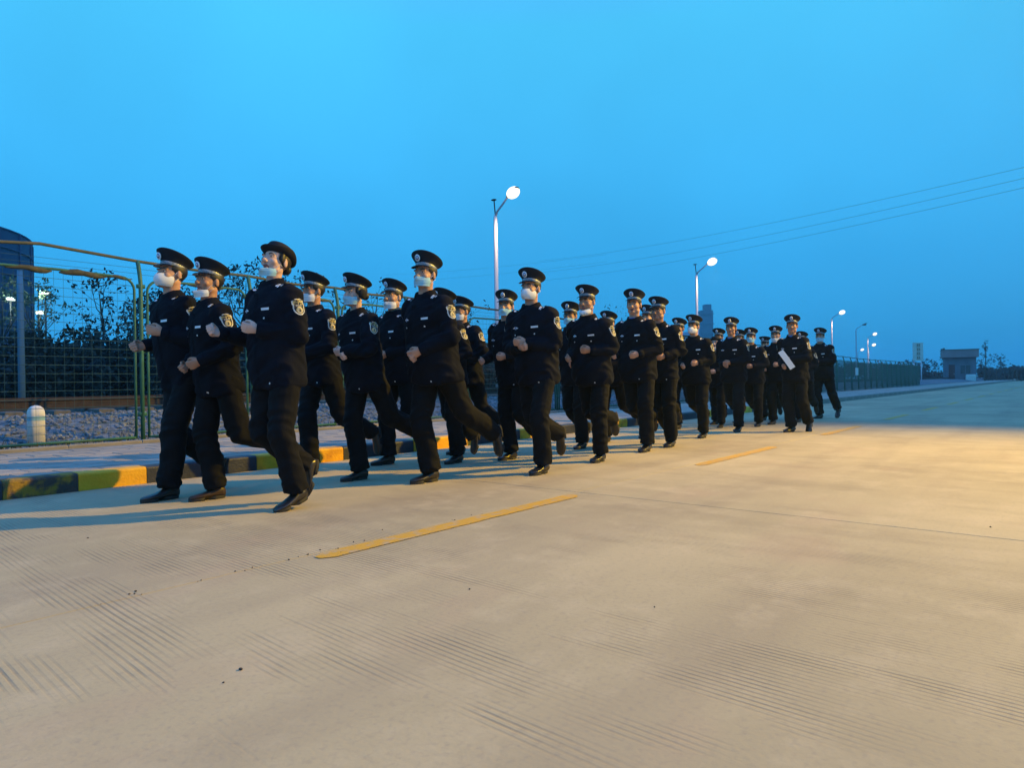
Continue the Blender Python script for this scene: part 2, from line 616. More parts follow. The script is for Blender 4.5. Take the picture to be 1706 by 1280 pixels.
o['kind'] = 'stuff'

# pavement of small pavers
SW0, SW1 = KERB_N + .158, FENCE_N - .55
g = G()
road_box(g, -30, 160, SW0 - .006, SW1, -.02, SW - .012)
pave = tag(g.build('sidewalk', M_SAND, smooth=False), kind='structure')
pw, pl = .30, .30
nrow = int((SW1 - SW0) / pw)
pm = None
cnt = 0
far = G()
for r_ in range(nrow):
    for k in range(-6, 260):
        s = k * pl + (pl / 2 if r_ % 2 else 0)
        if s > 60: break
        dz = random.uniform(-.0025, .0025)
        if -0.4 < s < 10.5 and cnt < 298:
            if pm is None:
                gg = G()
                gg.loft([[(-pl / 2 + e, -pw / 2 + e, z), (pl / 2 - e, -pw / 2 + e, z), (pl / 2 - e, pw / 2 - e, z), (-pl / 2 + e, pw / 2 - e, z)]
                         for e, z in ((.004, -.03), (.004, -.006), (.010, 0))])
                pm = gg.mesh('paver', M_PAVER, smooth=False)
            o = link('paver', pm, pave)
            o.location = P(s, SW0 + pw * (r_ + .5), SW + dz)
            o.rotation_euler = (random.uniform(-.004, .004), random.uniform(-.004, .004), ROAD_ROT)
            cnt += 1
        else:
            road_box(far, s - pl / 2 + .004, s + pl / 2 - .004, SW0 + pw * r_ + .004, SW0 + pw * (r_ + 1) - .004, SW - .03, SW + dz, 0, .005)
far.build('distant_pavers', M_PAVER, pave, smooth=False)['kind'] = 'stuff'
g = G()
road_box(g, 60, 160, SW0, SW1, SW - .03, SW)
g.build('distant_paving', M_PAVER, pave, smooth=False)
# edging stones at the back of the pavement
em = None
g = G()
road_box(g, -30, 160, SW1, SW1 + .08, -.02, SW + .0)
edge = tag(g.build('pavement_edging', M_KERB_C, smooth=False), kind='structure')
for k in range(-4, 46):
    if em is None:
        gg = G()
        gg.loft([[(-.396 + e, e, z), (.396 - e, e, z), (.396 - e, .09 - e, z), (-.396 + e, .09 - e, z)] for e, z in ((0, .02), (0, SW + .022), (.01, SW + .032))])
        em = gg.mesh('edging_stone', M_KERB_C, smooth=False)
    o = link('edging_stone', em, edge)
    o.location = P(k * .8, SW1 - .004 + random.uniform(-.006, .006))
    o.rotation_euler = (0, 0, ROAD_ROT + random.uniform(-.006, .006))

# verge under the fence, ballast shoulder, formation behind
def terrain_h(s, n):
    w = noise.noise(Vector((s * .9, n * 1.3, 2))) * .03 + noise.noise(Vector((s * 4, n * 4, 5))) * .012
    if n < FENCE_N + .05: return SW - .02 + w * .6
    if n < FENCE_N + 1.9:
        t = (n - FENCE_N - .05) / 1.85
        return SW - .02 + .30 * (t * t * (3 - 2 * t)) + w
    if n < FENCE_N + 6.2: return .42 + w * .5
    t = min(1, (n - FENCE_N - 6.2) / 2.5)
    return .42 - .25 * t + w * (1 + t)


ns = [SW1 + .078, SW1 + .2, SW1 + .35] + list(np.arange(FENCE_N - .1, FENCE_N + 2.4, .12)) + list(np.arange(FENCE_N + 2.6, FENCE_N + 9, .5)) + [20, 24, 30, 45, 80, 160]
ss_ = list(np.arange(-12, 24, .16)) + list(np.arange(24, 70, 1.0)) + list(np.arange(72, 260, 8))
V, Fs, mi = [], [], []
for s in ss_:
    for n_ in ns:
        V.append(tuple(P(s, n_, terrain_h(s, n_))))
kN = len(ns)
for i in range(len(ss_) - 1):
    for j in range(kN - 1):
        a = i * kN + j
        Fs.append((a, a + kN, a + kN + 1, a + 1))
        nn = ns[j]
        mi.append(0 if nn < FENCE_N + .1 else (1 if nn < FENCE_N + 6.4 else 2))
terr = link('railway_embankment', mesh_np('railway_embankment', V, Fs, [M_GRASS, M_BALLAST, M_EARTH], True, mi))
tag(terr, kind='structure')
# loose ballast stones
base = []
for q in range(10):
    bm = bmesh.new()
    bmesh.ops.create_icosphere(bm, subdivisions=1, radius=1)
    for v in bm.verts: v.co *= random.uniform(.6, 1.15)
    base.append((np.array([v.co[:] for v in bm.verts]), [tuple(v.index for v in f.verts) for f in bm.faces]))
    bm.free()
g = G()
for i in range(9000):
    s = random.uniform(.2, 20) if i < 7000 else random.uniform(20, 40)
    n_ = random.uniform(FENCE_N + .12, FENCE_N + 2.9)
    r = random.uniform(.02, .045)
    B, FB = base[i % 10]
    A = np.array(Matrix.Rotation(random.uniform(0, 6), 3, 'Z') @ Matrix.Rotation(random.uniform(0, 6), 3, 'X'))
    c = np.array(P(s, n_, terrain_h(s, n_) + r * .25))
    g.add(B @ A.T * r * np.array([1, 1, .8]) + c, FB)
o = g.build('ballast_stones', M_STONE, smooth=False)
tag(o, 'grey crushed stones heaped on the railway bank behind the fence', 'gravel', kind='stuff')
# low weeds along the foot of the fence
g = G()
for i in range(3200):
    s = random.uniform(-1, 26)
    n_ = FENCE_N + random.gauss(.12, .13)
    if n_ < SW1 + .1: continue
    z = terrain_h(s, n_) - .005
    h = random.uniform(.02, .10)
    a = random.uniform(0, 2 * PI)
    w = random.uniform(.004, .010)
    c = P(s, n_, z)
    u = Vector((math.cos(a) * w, math.sin(a) * w, 0))
    t = Vector((random.uniform(-.04, .04), random.uniform(-.04, .04), h))
    g.add([tuple(c - u), tuple(c + u), tuple(c + t)], [(0, 1, 2)])
tag(g.build('weeds', M_GRASS, smooth=False), 'short dry weeds growing along the foot of the fence', 'weeds', kind='stuff')

# railway track
trk = empty('railway_track')
tag(trk, 'rusty railway track on grey ballast behind the green fence', 'railway track')
railprof = [(-.07, 0), (.07, 0), (.07, .012), (.012, .03), (.010, .125), (.036, .135), (.036, .170), (-.036, .170), (-.036, .135), (-.010, .125), (-.012, .03), (-.07, .012)]
TR0 = FENCE_N + 2.75
for nn in (TR0, TR0 + 1.5):
    g = G()
    rows = []
    for s in (-25, 10, 40, 90, 200):
        rows.append([tuple(P(s, nn + y, .50 + z)) for y, z in railprof])
    g.loft(rows)
    g.build('rail', M_RUST, trk, smooth=False)
gg = G()
gg.loft([[(-.11, -1.3, z), (.11, -1.3, z), (.11, 1.3, z), (-.11, 1.3, z)] for z in (-.10, .0)] + [[(-.09, -1.28, .012), (.09, -1.28, .012), (.09, 1.28, .012), (-.09, 1.28, .012)]])
sm = gg.mesh('sleeper', M_SLEEPER, smooth=False)
for k in range(-6, 60):
    o = link('sleeper', sm, trk)
    o.location = P(k * .6, TR0 + .75, .485)
    o.rotation_euler = (0, 0, ROAD_ROT)

# ------------------------------------------------------------------ fence
fence = empty('wire_fence', tuple(P(3.83, FENCE_N)))
tag(fence, 'green wire mesh fence with bent top posts between pavement and railway', 'fence')
fo = P(3.83, FENCE_N)
PS = 1.55
def post_s(k): return 3.83 + PS * k - (.32 if k < 0 else 0)
def fence_h(s): return max(1.78, 2.36 - .0148 * max(0, s - 4))
post_cache = {}
def post_mesh(h):
    k = round(h, 2)
    if k not in post_cache:
        gg = G()
        gg.tube([(0, 0, -.03), (0, 0, h * .5), (0, 0, h - .30), (0, .02, h - .20), (0, .055, h - .08), (0, .085, h)], .026, 10)
        for z in (.35, h * .5, h - .34):
            gg.box((0, 0, z), (.10, .035, .05))
        post_cache[k] = gg.mesh('post', M_FENCE)
    return post_cache[k]
panel_cache = {}
def panel_mesh(h, PS=PS, dense=False):
    k = (round(h, 2), round(PS, 2), dense)
    if k not in panel_cache:
        W = PS - .16
        pz = h - .24
        fr = G()
        rc = .16
        arc = [(W / 2 - rc + rc * math.cos(t), 0, pz - rc + rc * math.sin(t)) for t in np.linspace(0, PI / 2, 6)]
        fr.tube([(W / 2, 0, .04), (W / 2, 0, pz * .5)] + arc + [(0, 0, pz + .012)] + [(-x, y, z) for x, y, z in arc[::-1]] + [(-W / 2, 0, pz * .5), (-W / 2, 0, .04)], .017, 8)
        fr.tube([(-W / 2, 0, .05), (W / 2, 0, .05)], .017, 8)
        wr = G()
        nh = int((pz - .05) / .1)
        for i in range(1, nh):
            z = .05 + (pz - .05) * i / nh
            wr.tube([(-W / 2, 0, z), (W / 2, 0, z)], .0026, 4, caps=False)
        nvv = int(W / (.045 if dense else .10))
        for i in range(1, nvv):
            x = -W / 2 + W * i / nvv
            wr.tube([(x, .003, .05), (x, .003, pz)], .004 if dense else .0015, 4, caps=False)
        up = G()
        for zz in (.33, .66):
            up.tube([(-PS / 2, .05 + .03 * zz, pz + .22 * zz), (PS / 2, .05 + .03 * zz, pz + .22 * zz)], .0022, 4, caps=False)
        panel_cache[k] = (fr.mesh('panel_frame', M_FENCE), wr.mesh('wire_mesh', M_WIRE, False), up.mesh('strand', M_WIRE, False))
    return panel_cache[k]
for k in range(-6, 38):
    s = post_s(k)
    h = fence_h(s)
    gap_ = post_s(k + 1) - s
    o = link('post', post_mesh(h), fence)
    o.location = P(s, FENCE_N, SW - .02) - fo
    o.rotation_euler = (0, 0, ROAD_ROT)
    h2 = fence_h(s + gap_ / 2)
    fr, wr, up = panel_mesh(h2, gap_, k > 9)
    po = link('panel_frame', fr, fence)
    po.location = P(s + gap_ / 2, FENCE_N, SW - .02) - fo
    po.rotation_euler = (0, 0, ROAD_ROT)
    link('wire_mesh', wr, po)
    link('strand', up, po)
g = G()
pts = []
for k in range(-6, 39):
    s = post_s(k)
    pts.append(tuple(P(s, FENCE_N + .085, SW - .02 + fence_h(s)) - fo))
    pts.append(tuple(P(s + PS / 2, FENCE_N + .085, SW - .02 + fence_h(s + PS / 2) + (.07 if k == -1 else random.uniform(-.035, -.005))) - fo))
g.tube(pts, .020, 8)
g.build('top_rail', M_RAILTOP, fence)
# dry creeper wound on the panel tops next to the first posts
g = G()
for k in range(-3, 3):
    s0 = 3.83 + PS * k
    h = fence_h(s0 + .7) - .24
    for (u0, u1, r_) in ((.08, .55, .030), (.62, 1.15, .034), (1.1, 1.45, .018)):
        if random.random() < (.1 if k <= -1 else .6): continue
        pts, rad = [], []
        for i in range(9):
            t = i / 8
            s = s0 + u0 + (u1 - u0) * t
            pts.append(tuple(P(s, FENCE_N + .01 * math.sin(9 * t), SW - .02 + h - .012 + .012 * math.sin(7 * t + k)) - fo))
            rad.append(r_ * (.25 + .9 * math.sin(PI * t) ** .6) * random.uniform(.8, 1.2))
        g.tube(pts, rad, 9)
o = g.build('dry_creeper', M_VINE, fence)
# small plate hung on the far fence
g = G()
p = P(42, FENCE_N - .04, 1.15) - fo
g.box(tuple(p), (.02, .62, .42), M=Matrix.Rotation(ROAD_ROT - PI / 2, 3, 'Z').to_4x4())
g.build('fence_plate', M_WHITE, fence, smooth=False)

# marker post behind the fence
c = P(2.76, FENCE_N + .42)
g = G()
z0 = terrain_h(2.76, FENCE_N + .42) - .03
prof = [(.088, 0), (.088, .40), (.086, .43), (.072, .465), (.045, .49), (.012, .50)]
rings = []
for r_, z in prof:
    a = np.arange(20) * 2 * PI / 20
    rings.append([(r_ * np.sign(math.cos(t)) * abs(math.cos(t)) ** .7, r_ * np.sign(math.sin(t)) * abs(math.sin(t)) ** .7, z) for t in a])
g.loft(rings)
mp_ = g.build('marker_post', M_WHITE)
mp_.location = (c.x, c.y, z0)
mp_.rotation_euler = (0, 0, ROAD_ROT)
tag(mp_, 'stubby white concrete marker post with blue band standing in the ballast', 'marker post')
g = G()
g.loft([[(x * 1.02 , y * 1.02, z) for x, y, _ in rings[0]] for z in (.315, .365)], caps=False)
g.build('blue_band', M_BLUEBAND, mp_)

# bluish pole on the far side of the track
c = ground_at(36, 664, .42)
c = P(5.2, 18.2)
yy = 15.2
c = Vector(((36 - 853) / F * yy, yy, .40))
g = G()
g.tube([(0, 0, -.1), (0, 0, 2.6), (0, 0, 3.1)], [.068, .062, .05], 14)
pb = g.build('slim_pole', M_POLEBLUE); pb.location = c
tag(pb, 'pale blue slim pole beyond the railway at the left edge', 'pole')
g = G(); g.tube([(0, 0, -.1), (0, 0, .06)], [.13, .12], 12); g.build('pole_base', M_KERB_C, pb)
g = G(); g.ell((0, 0, 3.1), (.075, .075, .04)); g.build('pole_cap', M_POLEBLUE, pb)

# ------------------------------------------------------------------ street lamps
LH = 8.0
def street_lamp(loc, arm_dir, lit, label, L=1.15, big=1.0, bracket=True, head_pitch=18):
    """loc: head position on the ground plane; the pole stands behind it, arm_dir: unit 2-D vector from pole to head"""
    ad = Vector((arm_dir[0], arm_dir[1], 0)).normalized()
    base = Vector((loc[0], loc[1], 0)) - ad * L
    r = empty('street_lamp', tuple(base), math.atan2(ad.y, ad.x))
    tag(r, label, 'street lamp', 'street lamps along the railway side' if lit is not None else None)
    g = G()
    g.tube([(0, 0, 0), (0, 0, 1.2), (0, 0, LH - .75), (0, 0, LH - .6)], [.105, .10, .075, .07], 14)
    g.build('pole', M_POLE, r)
    g = G()
    g.box((0, 0, .02), (.36, .36, .04)); g.tube([(0, 0, .04), (0, 0, .16)], [.14, .11], 12)
    g.build('pole_base', M_POLE, r)
    g = G()
    g.tube([(0, 0, LH - .62), (.12, 0, LH - .46), (L * .5, 0, LH - .22), (L - .25, 0, LH - .03)], [.05, .045, .04, .036], 10)
    g.build('arm', M_POLE, r)
    if bracket:
        g = G()
        g.tube([(0, 0, LH - .6), (-.05, 0, LH - .25), (-.08, 0, LH + .02)], .025, 8)
        g.ell((-.1, 0, LH + .05), (.14, .10, .03), 0, 12, 7)
        g.build('bracket', M_DARKMETAL, r)
    Mh_ = T((L, 0, LH)) @ ry(-R(head_pitch))
    g = G()
    rows = []
    for x, w, h in ((-.32, .05, .04), (-.26, .10, .07), (-.05, .15, .09), (.2, .15, .085), (.36, .11, .06), (.40, .05, .03)):
        a = np.arange(12) * 2 * PI / 12
        rows.append([(x, w * math.cos(t), .03 + h * max(0, math.sin(t)) + .012 * min(0, math.sin(t))) for t in a])
    g.loft(rows)
    g.build('lamp_head', M_DARKMETAL, r, M=Mh_)
    g = G()
    g.ell((.08, 0, .0), (.23 * big, .18 * big, .155 * big), 0, 20, 12)
    g.build('lamp_lens', M_LAMP if lit else M_LAMP_OFF, r, M=Mh_)
    if lit and loc[1] < 160:
        ld = bpy.data.lights.new('lamp_light', 'SPOT')
        ld.energy = 650
        ld.color = (1.0, .66, .36)
        ld.spot_size = R(150)
        ld.spot_blend = .6
        ld.shadow_soft_size = .15
        lo = bpy.data.objects.new('lamp_light', ld)
        COL.objects.link(lo)
        lo.parent = r
        lo.location = (L + .1, 0, LH - .32)
    return r


arm = (-N[0] * .9 + -D[0] * .25, -N[1] * .9 - D[1] * .25)
lampspec = [((.1, 26.0), True, 'nearest lit street lamp, on the tall pale pole above the masked officers', 1.32),
            ((12.3, 41.8), True, 'second lit street lamp, on the pole right of the middle of the row', 1.4),
            ((36.5, 75.4), True, 'third lit street lamp, on the pole behind the last officer', 1.45),
            ((60.7, 114.1), True, 'upper of the two stacked lamp lights over the far fence', 1.5),
            ((80.8, 152.3), True, 'lower of the two stacked lamp lights over the far fence', 1.9),
            ((91.4, 178.0), True, 'small faint lamp light left of the two stacked lamps', 1.9),
            ((48.1, 93.0), False, 'unlit dark street lamp between the lit lamps over the far fence', 1.0)]
for (xy, lit, lab, big) in lampspec:
    street_lamp(xy, arm, lit, lab, big=big, bracket=lit and xy[1] < 50)

# the street lamp just outside the frame on the right, whose light falls across the road
lr = empty('street_lamp', (LAMP_POS[0] + 1.6, LAMP_POS[1] + .6, 0), math.atan2(-.6, -1.6))
tag(lr, 'tall street lamp on the open apron right of the road', 'street lamp')
g = G(); g.tube([(0, 0, 0), (0, 0, LAMP_Z - .6)], [.12, .07], 14); g.build('pole', M_POLE, lr)
g = G(); g.box((0, 0, .02), (.36, .36, .04)); g.build('pole_base', M_POLE, lr)
g = G(); g.tube([(0, 0, LAMP_Z - .65), (.5, 0, LAMP_Z - .15), (1.35, 0, LAMP_Z)], [.05, .045, .04], 10); g.build('arm', M_DARKMETAL, lr)
g = G(); g.box((1.55, 0, LAMP_Z + .12), (.62, .30, .10)); g.build('lamp_head', M_DARKMETAL, lr, smooth=False)
sp_ = bpy.data.lights.new('lamp_light', 'SPOT')
sp_.energy = LAMP_POWER
sp_.color = LAMP_COLOR
sp_.spot_size = LAMP_CONE
sp_.spot_blend = 1.0
sp_.shadow_soft_size = .10
so = bpy.data.objects.new('lamp_light', sp_)
COL.objects.link(so)
so.parent = lr
so.location = (1.71, 0, LAMP_Z)
dirw = Vector((LAMP_AIM[0] - LAMP_POS[0], LAMP_AIM[1] - LAMP_POS[1], -LAMP_Z))
so.rotation_euler = (Matrix.Rotation(-math.atan2(-.6, -1.6), 3, 'Z') @ dirw.to_track_quat('-Z', 'Y').to_matrix()).to_euler()

# unseen lamp behind the camera, added as warm fill for the shaded side
lf = empty('street_lamp', (FILL_POS[0] - 1.5, FILL_POS[1] - .6, 0), math.atan2(.6, 1.5))
tag(lf, 'added warm fill lamp on a tall pole behind the viewer', 'street lamp')
for ch in list(lr.children):
    if ch.type == 'MESH': link(ch.name.split('.')[0], ch.data, lf)
fl = bpy.data.lights.new('lamp_light', 'SPOT')
fl.energy = FILL_POWER
fl.color = FILL_COLOR
fl.spot_size = R(150)
fl.spot_blend = .8
fl.shadow_soft_size = .25
fo_ = bpy.data.objects.new('lamp_light', fl)
COL.objects.link(fo_)
fo_.parent = lf
fo_.location = (1.71, 0, LAMP_Z)
fo_.rotation_euler = (0, -R(30), 0)

# ------------------------------------------------------------------ overhead cables
def cable(p, q, sag, label, r=.012):
    g = G()
    pts = []
    for i in range(25):
        t = i / 24
        v = p.lerp(q, t)
        v.z -= sag * 4 * t * (1 - t)
        pts.append(tuple(v))
    g.tube(pts, r, 5)
    tag(g.build('overhead_cable', M_CABLE), label, 'cable', 'overhead cables crossing the sky')


def at(px, py, Y):
    dx, dy = px - 853.0, py - 637.0
    x = dx * math.cos(ROLL) - dy * math.sin(ROLL)
    y = dx * math.sin(ROLL) + dy * math.cos(ROLL)
    return Vector((x / F * Y, Y, CAM_H - y / F * Y))


for (yl, yr, w) in ((411, 263, 'topmost'), (430, 281, 'middle'), (444, 297, 'lowest')):
    a_, b_ = at(900, yl + 24, 118), at(1850, yr - 18, 42)
    cable(a_, b_, .9, w + ' of the three thin cables running down across the sky', .0115)
for (yl, yr, w) in ((458, 428, 'upper'), (470, 440, 'lower')):
    cable(at(640, yl, 150), at(1010, yr - 4, 118), .5, w + ' faint thin cable behind the nearest lamp pole', .011)

# ------------------------------------------------------------------ far buildings
tank = empty('storage_tank', (-43.4, 44.6, 0))
tag(tank, 'tall dark blue round steel tank at the left edge', 'tank')
g = G()
a = np.arange(56) * 2 * PI / 56
TKH = 11.4
def cyl(r_, z): return np.stack([r_ * np.cos(a), r_ * np.sin(a), np.full(56, z)], 1)
g.loft([cyl(10.0, 0), cyl(10.0, TKH)], caps=False)
g.build('shell', M_TANK, tank)
g = G()
g.loft([cyl(10.05, TKH), cyl(10.05, TKH + .1), cyl(7, TKH + .7), cyl(3, TKH + 1.5), cyl(.3, TKH + 1.8)])
g.build('roof', M_TANK, tank)
for z in np.arange(1.7, TKH - .5, 1.7):
    g = G()
    g.loft([cyl(10.0, z - .05), cyl(10.08, z - .05), cyl(10.08, z + .05), cyl(10.0, z + .05)], caps=False)
    g.build('stiffening_ring', M_TANK, tank)
for k in range(28):
    t = k * 2 * PI / 28
    if math.sin(t - R(225)) < -2: continue
    g = G()
    g.tube([(10.04 * math.cos(t), 10.04 * math.sin(t), 0), (10.04 * math.cos(t), 10.04 * math.sin(t), TKH)], .07, 5)
    g.build('rib', M_TANK, tank)
# hazy plant tower behind the middle of the group, with a stepped top
def tower(px, base_w, top_py, Y, label, name='plant_tower', mt=M_CHIM, steps=()):
    c = at(px, 640, Y)
    h = at(px, top_py, Y).z
    r = empty(name, (c.x, Y, 0))
    tag(r, label, 'tower')
    w = base_w / F * Y
    g = G()
    g.box((0, 0, h * .5 - .5), (w, w * .9, h + 1.0)); g.build('shaft', mt, r, smooth=False)
    for i, (x0, x1, ty) in enumerate(steps):
        h2 = at(px, ty, Y).z
        ww = (x1 - x0) / F * Y
        xc = ((x0 + x1) / 2 - px) / F * Y
        g = G(); g.box((xc, 0, (h + h2) / 2), (ww, w * .7, h2 - h)); g.build('upper_storey', mt, r, smooth=False)
    for z in np.arange(h * .25, h, h * .14):
        g = G(); g.box((0, -w * .45 - .15, z), (w * 1.12, .3, .35)); g.build('gallery', M_CHIM, r, smooth=False)
    return r


tower(1177, 20, 518, 260, 'hazy grey-blue industrial tower with stepped top behind the row', steps=((1174, 1185, 508),))
# low plant buildings, hidden mostly behind the crowd
def shed(px0, px1, top_py, Y, label, mt=M_CHIM):
    c = at((px0 + px1) / 2, 640, Y)
    w = (px1 - px0) / F * Y
    h = at((px0 + px1) / 2, top_py, Y).z
    r = empty('industrial_building', (c.x, Y, 0))
    tag(r, label, 'building')
    g = G(); g.box((0, 0, h / 2 - .5), (w, 12, h + 1)); g.build('wall', mt, r, smooth=False)
    g = G(); g.loft([[(-w / 2 - .4, -6.4, h + .02), (w / 2 + .4, -6.4, h + .02), (w / 2 + .4, 6.4, h + .02), (-w / 2 - .4, 6.4, h + .02)],
                     [(-w / 2 - .4, -.2, h + 1.6), (w / 2 + .4, -.2, h + 1.6), (w / 2 + .4, .2, h + 1.6), (-w / 2 - .4, .2, h + 1.6)]])
    g.build('roof', mt, r, smooth=False)
    k = max(2, int(w / 5))
    for i in range(k):
        g = G(); g.box((-w / 2 + w * (i + .5) / k, -6.03, h * .6), (w / k * .5, .1, h * .22)); g.build('window', M_GLASS, r, smooth=False)
    return r


shed(1040, 1150, 562, 230, 'long low grey plant building behind the middle of the row')
shed(560, 800, 575, 190, 'long low dark plant building behind the tall officer with the blue mask')
shed(1190, 1290, 590, 240, 'low grey plant building right of the stepped tower')

# guard house at the end of the road
gh = empty('guard_house', (59.0, 90.0, 0), -R(29))
gh.scale = (.70, .90, 1.0)
tag(gh, 'small grey guard house with flat pinkish roof edge and dark red door', 'building')
g = G(); g.box((0, 0, 1.6), (4.9, 4.0, 3.2)); g.build('wall', M_WALL, gh, smooth=False)
g = G()
g.box((0, -.1, 3.72), (5.6, 5.0, .98)); g.build('roof_fascia', M_FASCIA, gh, smooth=False)
g = G(); g.box((0, -.1, 4.24), (5.8, 5.2, .06)); g.build('roof', M_DARKMETAL, gh, smooth=False)
dgo = G(); dgo.box((-1.35, -2.03, 1.15), (.98, .08, 2.3)); dr = dgo.build('door', M_DOOR, gh, smooth=False)
g = G(); g.box((-1.0, -2.09, 1.1), (.05, .05, .14)); g.build('handle', M_SILVER, dr)
g = G(); g.box((.75, -2.03, 1.65), (1.5, .06, 1.1)); w_ = g.build('window', M_GLASS, gh, smooth=False)
g = G()
for x in (-.03, .75, 1.53): g.box((x, -2.07, 1.65), (.06, .05, 1.16))
for z in (1.08, 2.22): g.box((.75, -2.07, z), (1.62, .05, .06))
g.build('frame', M_WALL, w_, smooth=False)
g = G(); g.box((-1.35, -2.04, 2.36), (1.2, .1, .12)); g.build('lintel', M_WALL, gh, smooth=False)
# white appliance-like box standing in front of it
g = G(); g.loft([[(-.55, -.3, 0), (.55, -.3, 0), (.55, .3, 0), (-.55, .3, 0)], [(-.55, -.3, .9), (.55, -.3, .9), (.55, .3, .9), (-.55, .3, .9)],
                 [(-.45, -.2, 1.0), (.45, -.2, 1.0), (.45, .2, 1.0), (-.45, .2, 1.0)]])
wb = g.build('white_cabinet', M_WHITE, smooth=False); wb.location = (58.9, 87.6, 0); wb.rotation_euler = (0, 0, -R(29))
tag(wb, 'low white cabinet in front of the guard house', 'cabinet')
g = G(); g.box((0, -.32, .45), (.9, .04, .7)); g.build('cabinet_door', M_WHITE, wb, smooth=False)

# upright sign at the end of the fence
Y = 66.0
c = at(1530, 640, Y)
sg = empty('upright_sign', (c.x, Y, 0))
tag(sg, 'tall narrow upright sign with dark characters beside the fence end', 'sign')
h0, h1 = at(1530, 601, Y).z, at(1530, 571, Y).z
g = G(); g.box((0, 0, (h0 + h1) / 2), (.95, .14, h1 - h0)); g.build('sign_board', M_SIGN, sg, smooth=False)
for x in (-.35, .35):
    g = G(); g.tube([(x, .06, 0), (x, .06, h0 + .02)], .05, 8); g.build('leg', M_POLE, sg)
g = G()
for i in range(4):                       # column of unreadable characters
    z = h1 - .26 - i * .40
    for (x, dz, w, h) in ((0, .10, .34, .04), (0, 0, .30, .04), (0, -.11, .36, .04), (-.1, 0, .04, .26), (.12, -.02, .04, .22)):
        g.box((x, -.078, z + dz), (w, .012, h))
g.build('print', M_SIGNINK, sg, smooth=False)

# ------------------------------------------------------------------ vegetation
def leaf_cloud(g, centres, n, size, spread, mi=0):
    for _ in range(n):
        c, r = centres[random.randrange(len(centres))]
        v = Vector((random.gauss(0, 1), random.gauss(0, 1), random.gauss(0, 1)))
        v = v.normalized() * (random.random() ** .5) * r
        p = c + Vector((v.x, v.y, v.z * .85))
        a = Vector((random.gauss(0, 1), random.gauss(0, 1), random.gauss(0, 1))).normalized()
        b_ = a.orthogonal().normalized()
        s = size * random.uniform(.6, 1.4)
        p1, p2, p3, p4 = p - a * s, p + b_ * s * .45, p + a * s, p - b_ * s * .45
        g.v.append(np.array([tuple(p1), tuple(p2), tuple(p3), tuple(p4)]))
        g.f.append((g.n, g.n + 1, g.n + 2, g.n + 3)); g.m.append(mi); g.n += 4


def tree(x, y, h, crown_r, nleaf, leaf, label, z0=.2, mt=None, trunk=True, sparse=.5, name='tree', clumps=14, bottom=.25, cat='tree'):
    r = empty(name, (x, y, z0))
    tag(r, label, cat)
    rnd = random.Random(int(x * 31 + y * 17 + h * 7))
    g = G()
    top = Vector((rnd.uniform(-.3, .3), 0, h * .92))
    lim = []
    tr = max(.03, h * .016)
    pts = [(0, 0, -.3), (rnd.uniform(-.1, .1), 0, h * .3), (rnd.uniform(-.2, .2), 0, h * .62), tuple(top)]
    g.tube(pts, [tr, tr * .8, tr * .5, tr * .15], 8)
    centres = []
    for i in range(clumps):
        t = rnd.uniform(bottom, .98)
        a = rnd.uniform(0, 2 * PI)
        rr = crown_r * (.35 + .65 * math.sin(PI * min(1, max(0, (t - bottom) / (1 - bottom))) ** .8)) * rnd.uniform(.3, 1)
        e = Vector((math.cos(a) * rr, math.sin(a) * rr, h * t))
        s = Vector((0, 0, h * max(.12, t - .22)))
        m = s.lerp(e, .5) + Vector((0, 0, -.06 * h))
        g.tube([tuple(s), tuple(m), tuple(e)], [tr * .35, tr * .22, tr * .07], 5)
        for _ in range(3):
            e2 = e + Vector((rnd.gauss(0, 1), rnd.gauss(0, 1), rnd.gauss(.5, .6))) * crown_r * .28
            g.tube([tuple(m.lerp(e, .6)), tuple(e2)], [tr * .12, tr * .04], 4)
            centres.append((e2, crown_r * sparse * .45))
        centres.append((e, crown_r * sparse * rnd.uniform(.5, 1)))
    g.build('trunk', M_BARK, r)
    lg = G()
    leaf_cloud(lg, centres, nleaf, leaf, 1)
    lg.build('crown', mt or M_LEAF, r, smooth=False)
    return r


def at_ground(px, Y): return ((px - 853) / F * Y, Y)


# trees beyond the railway, each with its own outline
TREES = [  # px, Y, height, crown radius, leaves, leaf size, bottom, label
    (172, 24, 4.7, 1.15, 1500, .10, .35, 'slender half-bare tree between the blue tank and the first fence post'),
    (228, 27, 4.6, 1.1, 1200, .10, .3, 'thin dark tree just behind the bent fence post'),
    (292, 25, 5.5, 1.6, 1900, .10, .3, 'dark leafy tree rising behind the cap of the leftmost officer'),
    (402, 24, 5.0, 1.5, 1700, .10, .35, 'dark tree behind the gap left of the woman in the round hat'),
    (505, 26, 4.9, 1.6, 1500, .10, .3, 'dark tree right behind the woman in the round hat'),
    (630, 27, 4.7, 1.5, 1400, .10, .3, 'dark tree behind the officer with the light blue mask pulled low'),
    (760, 38, 5.3, 1.8, 1300, .12, .3, 'thin hazy tree left of the nearest lamp pole'),
    (930, 40, 3.6, 1.9, 1300, .12, .25, 'low hazy tree between the two masked officers in the middle'),
    (1015, 44, 5.0, 1.8, 1100, .12, .35, 'hazy tree behind the peeking cap left of the bare-faced officer'),
]
for px, Y, h, cr, nl, ls, bt, lab in TREES:
    x, y = at_ground(px, Y)
    tree(x, y, h * .93, cr, int(nl * .34), ls * .8, lab, bottom=bt, sparse=.55)
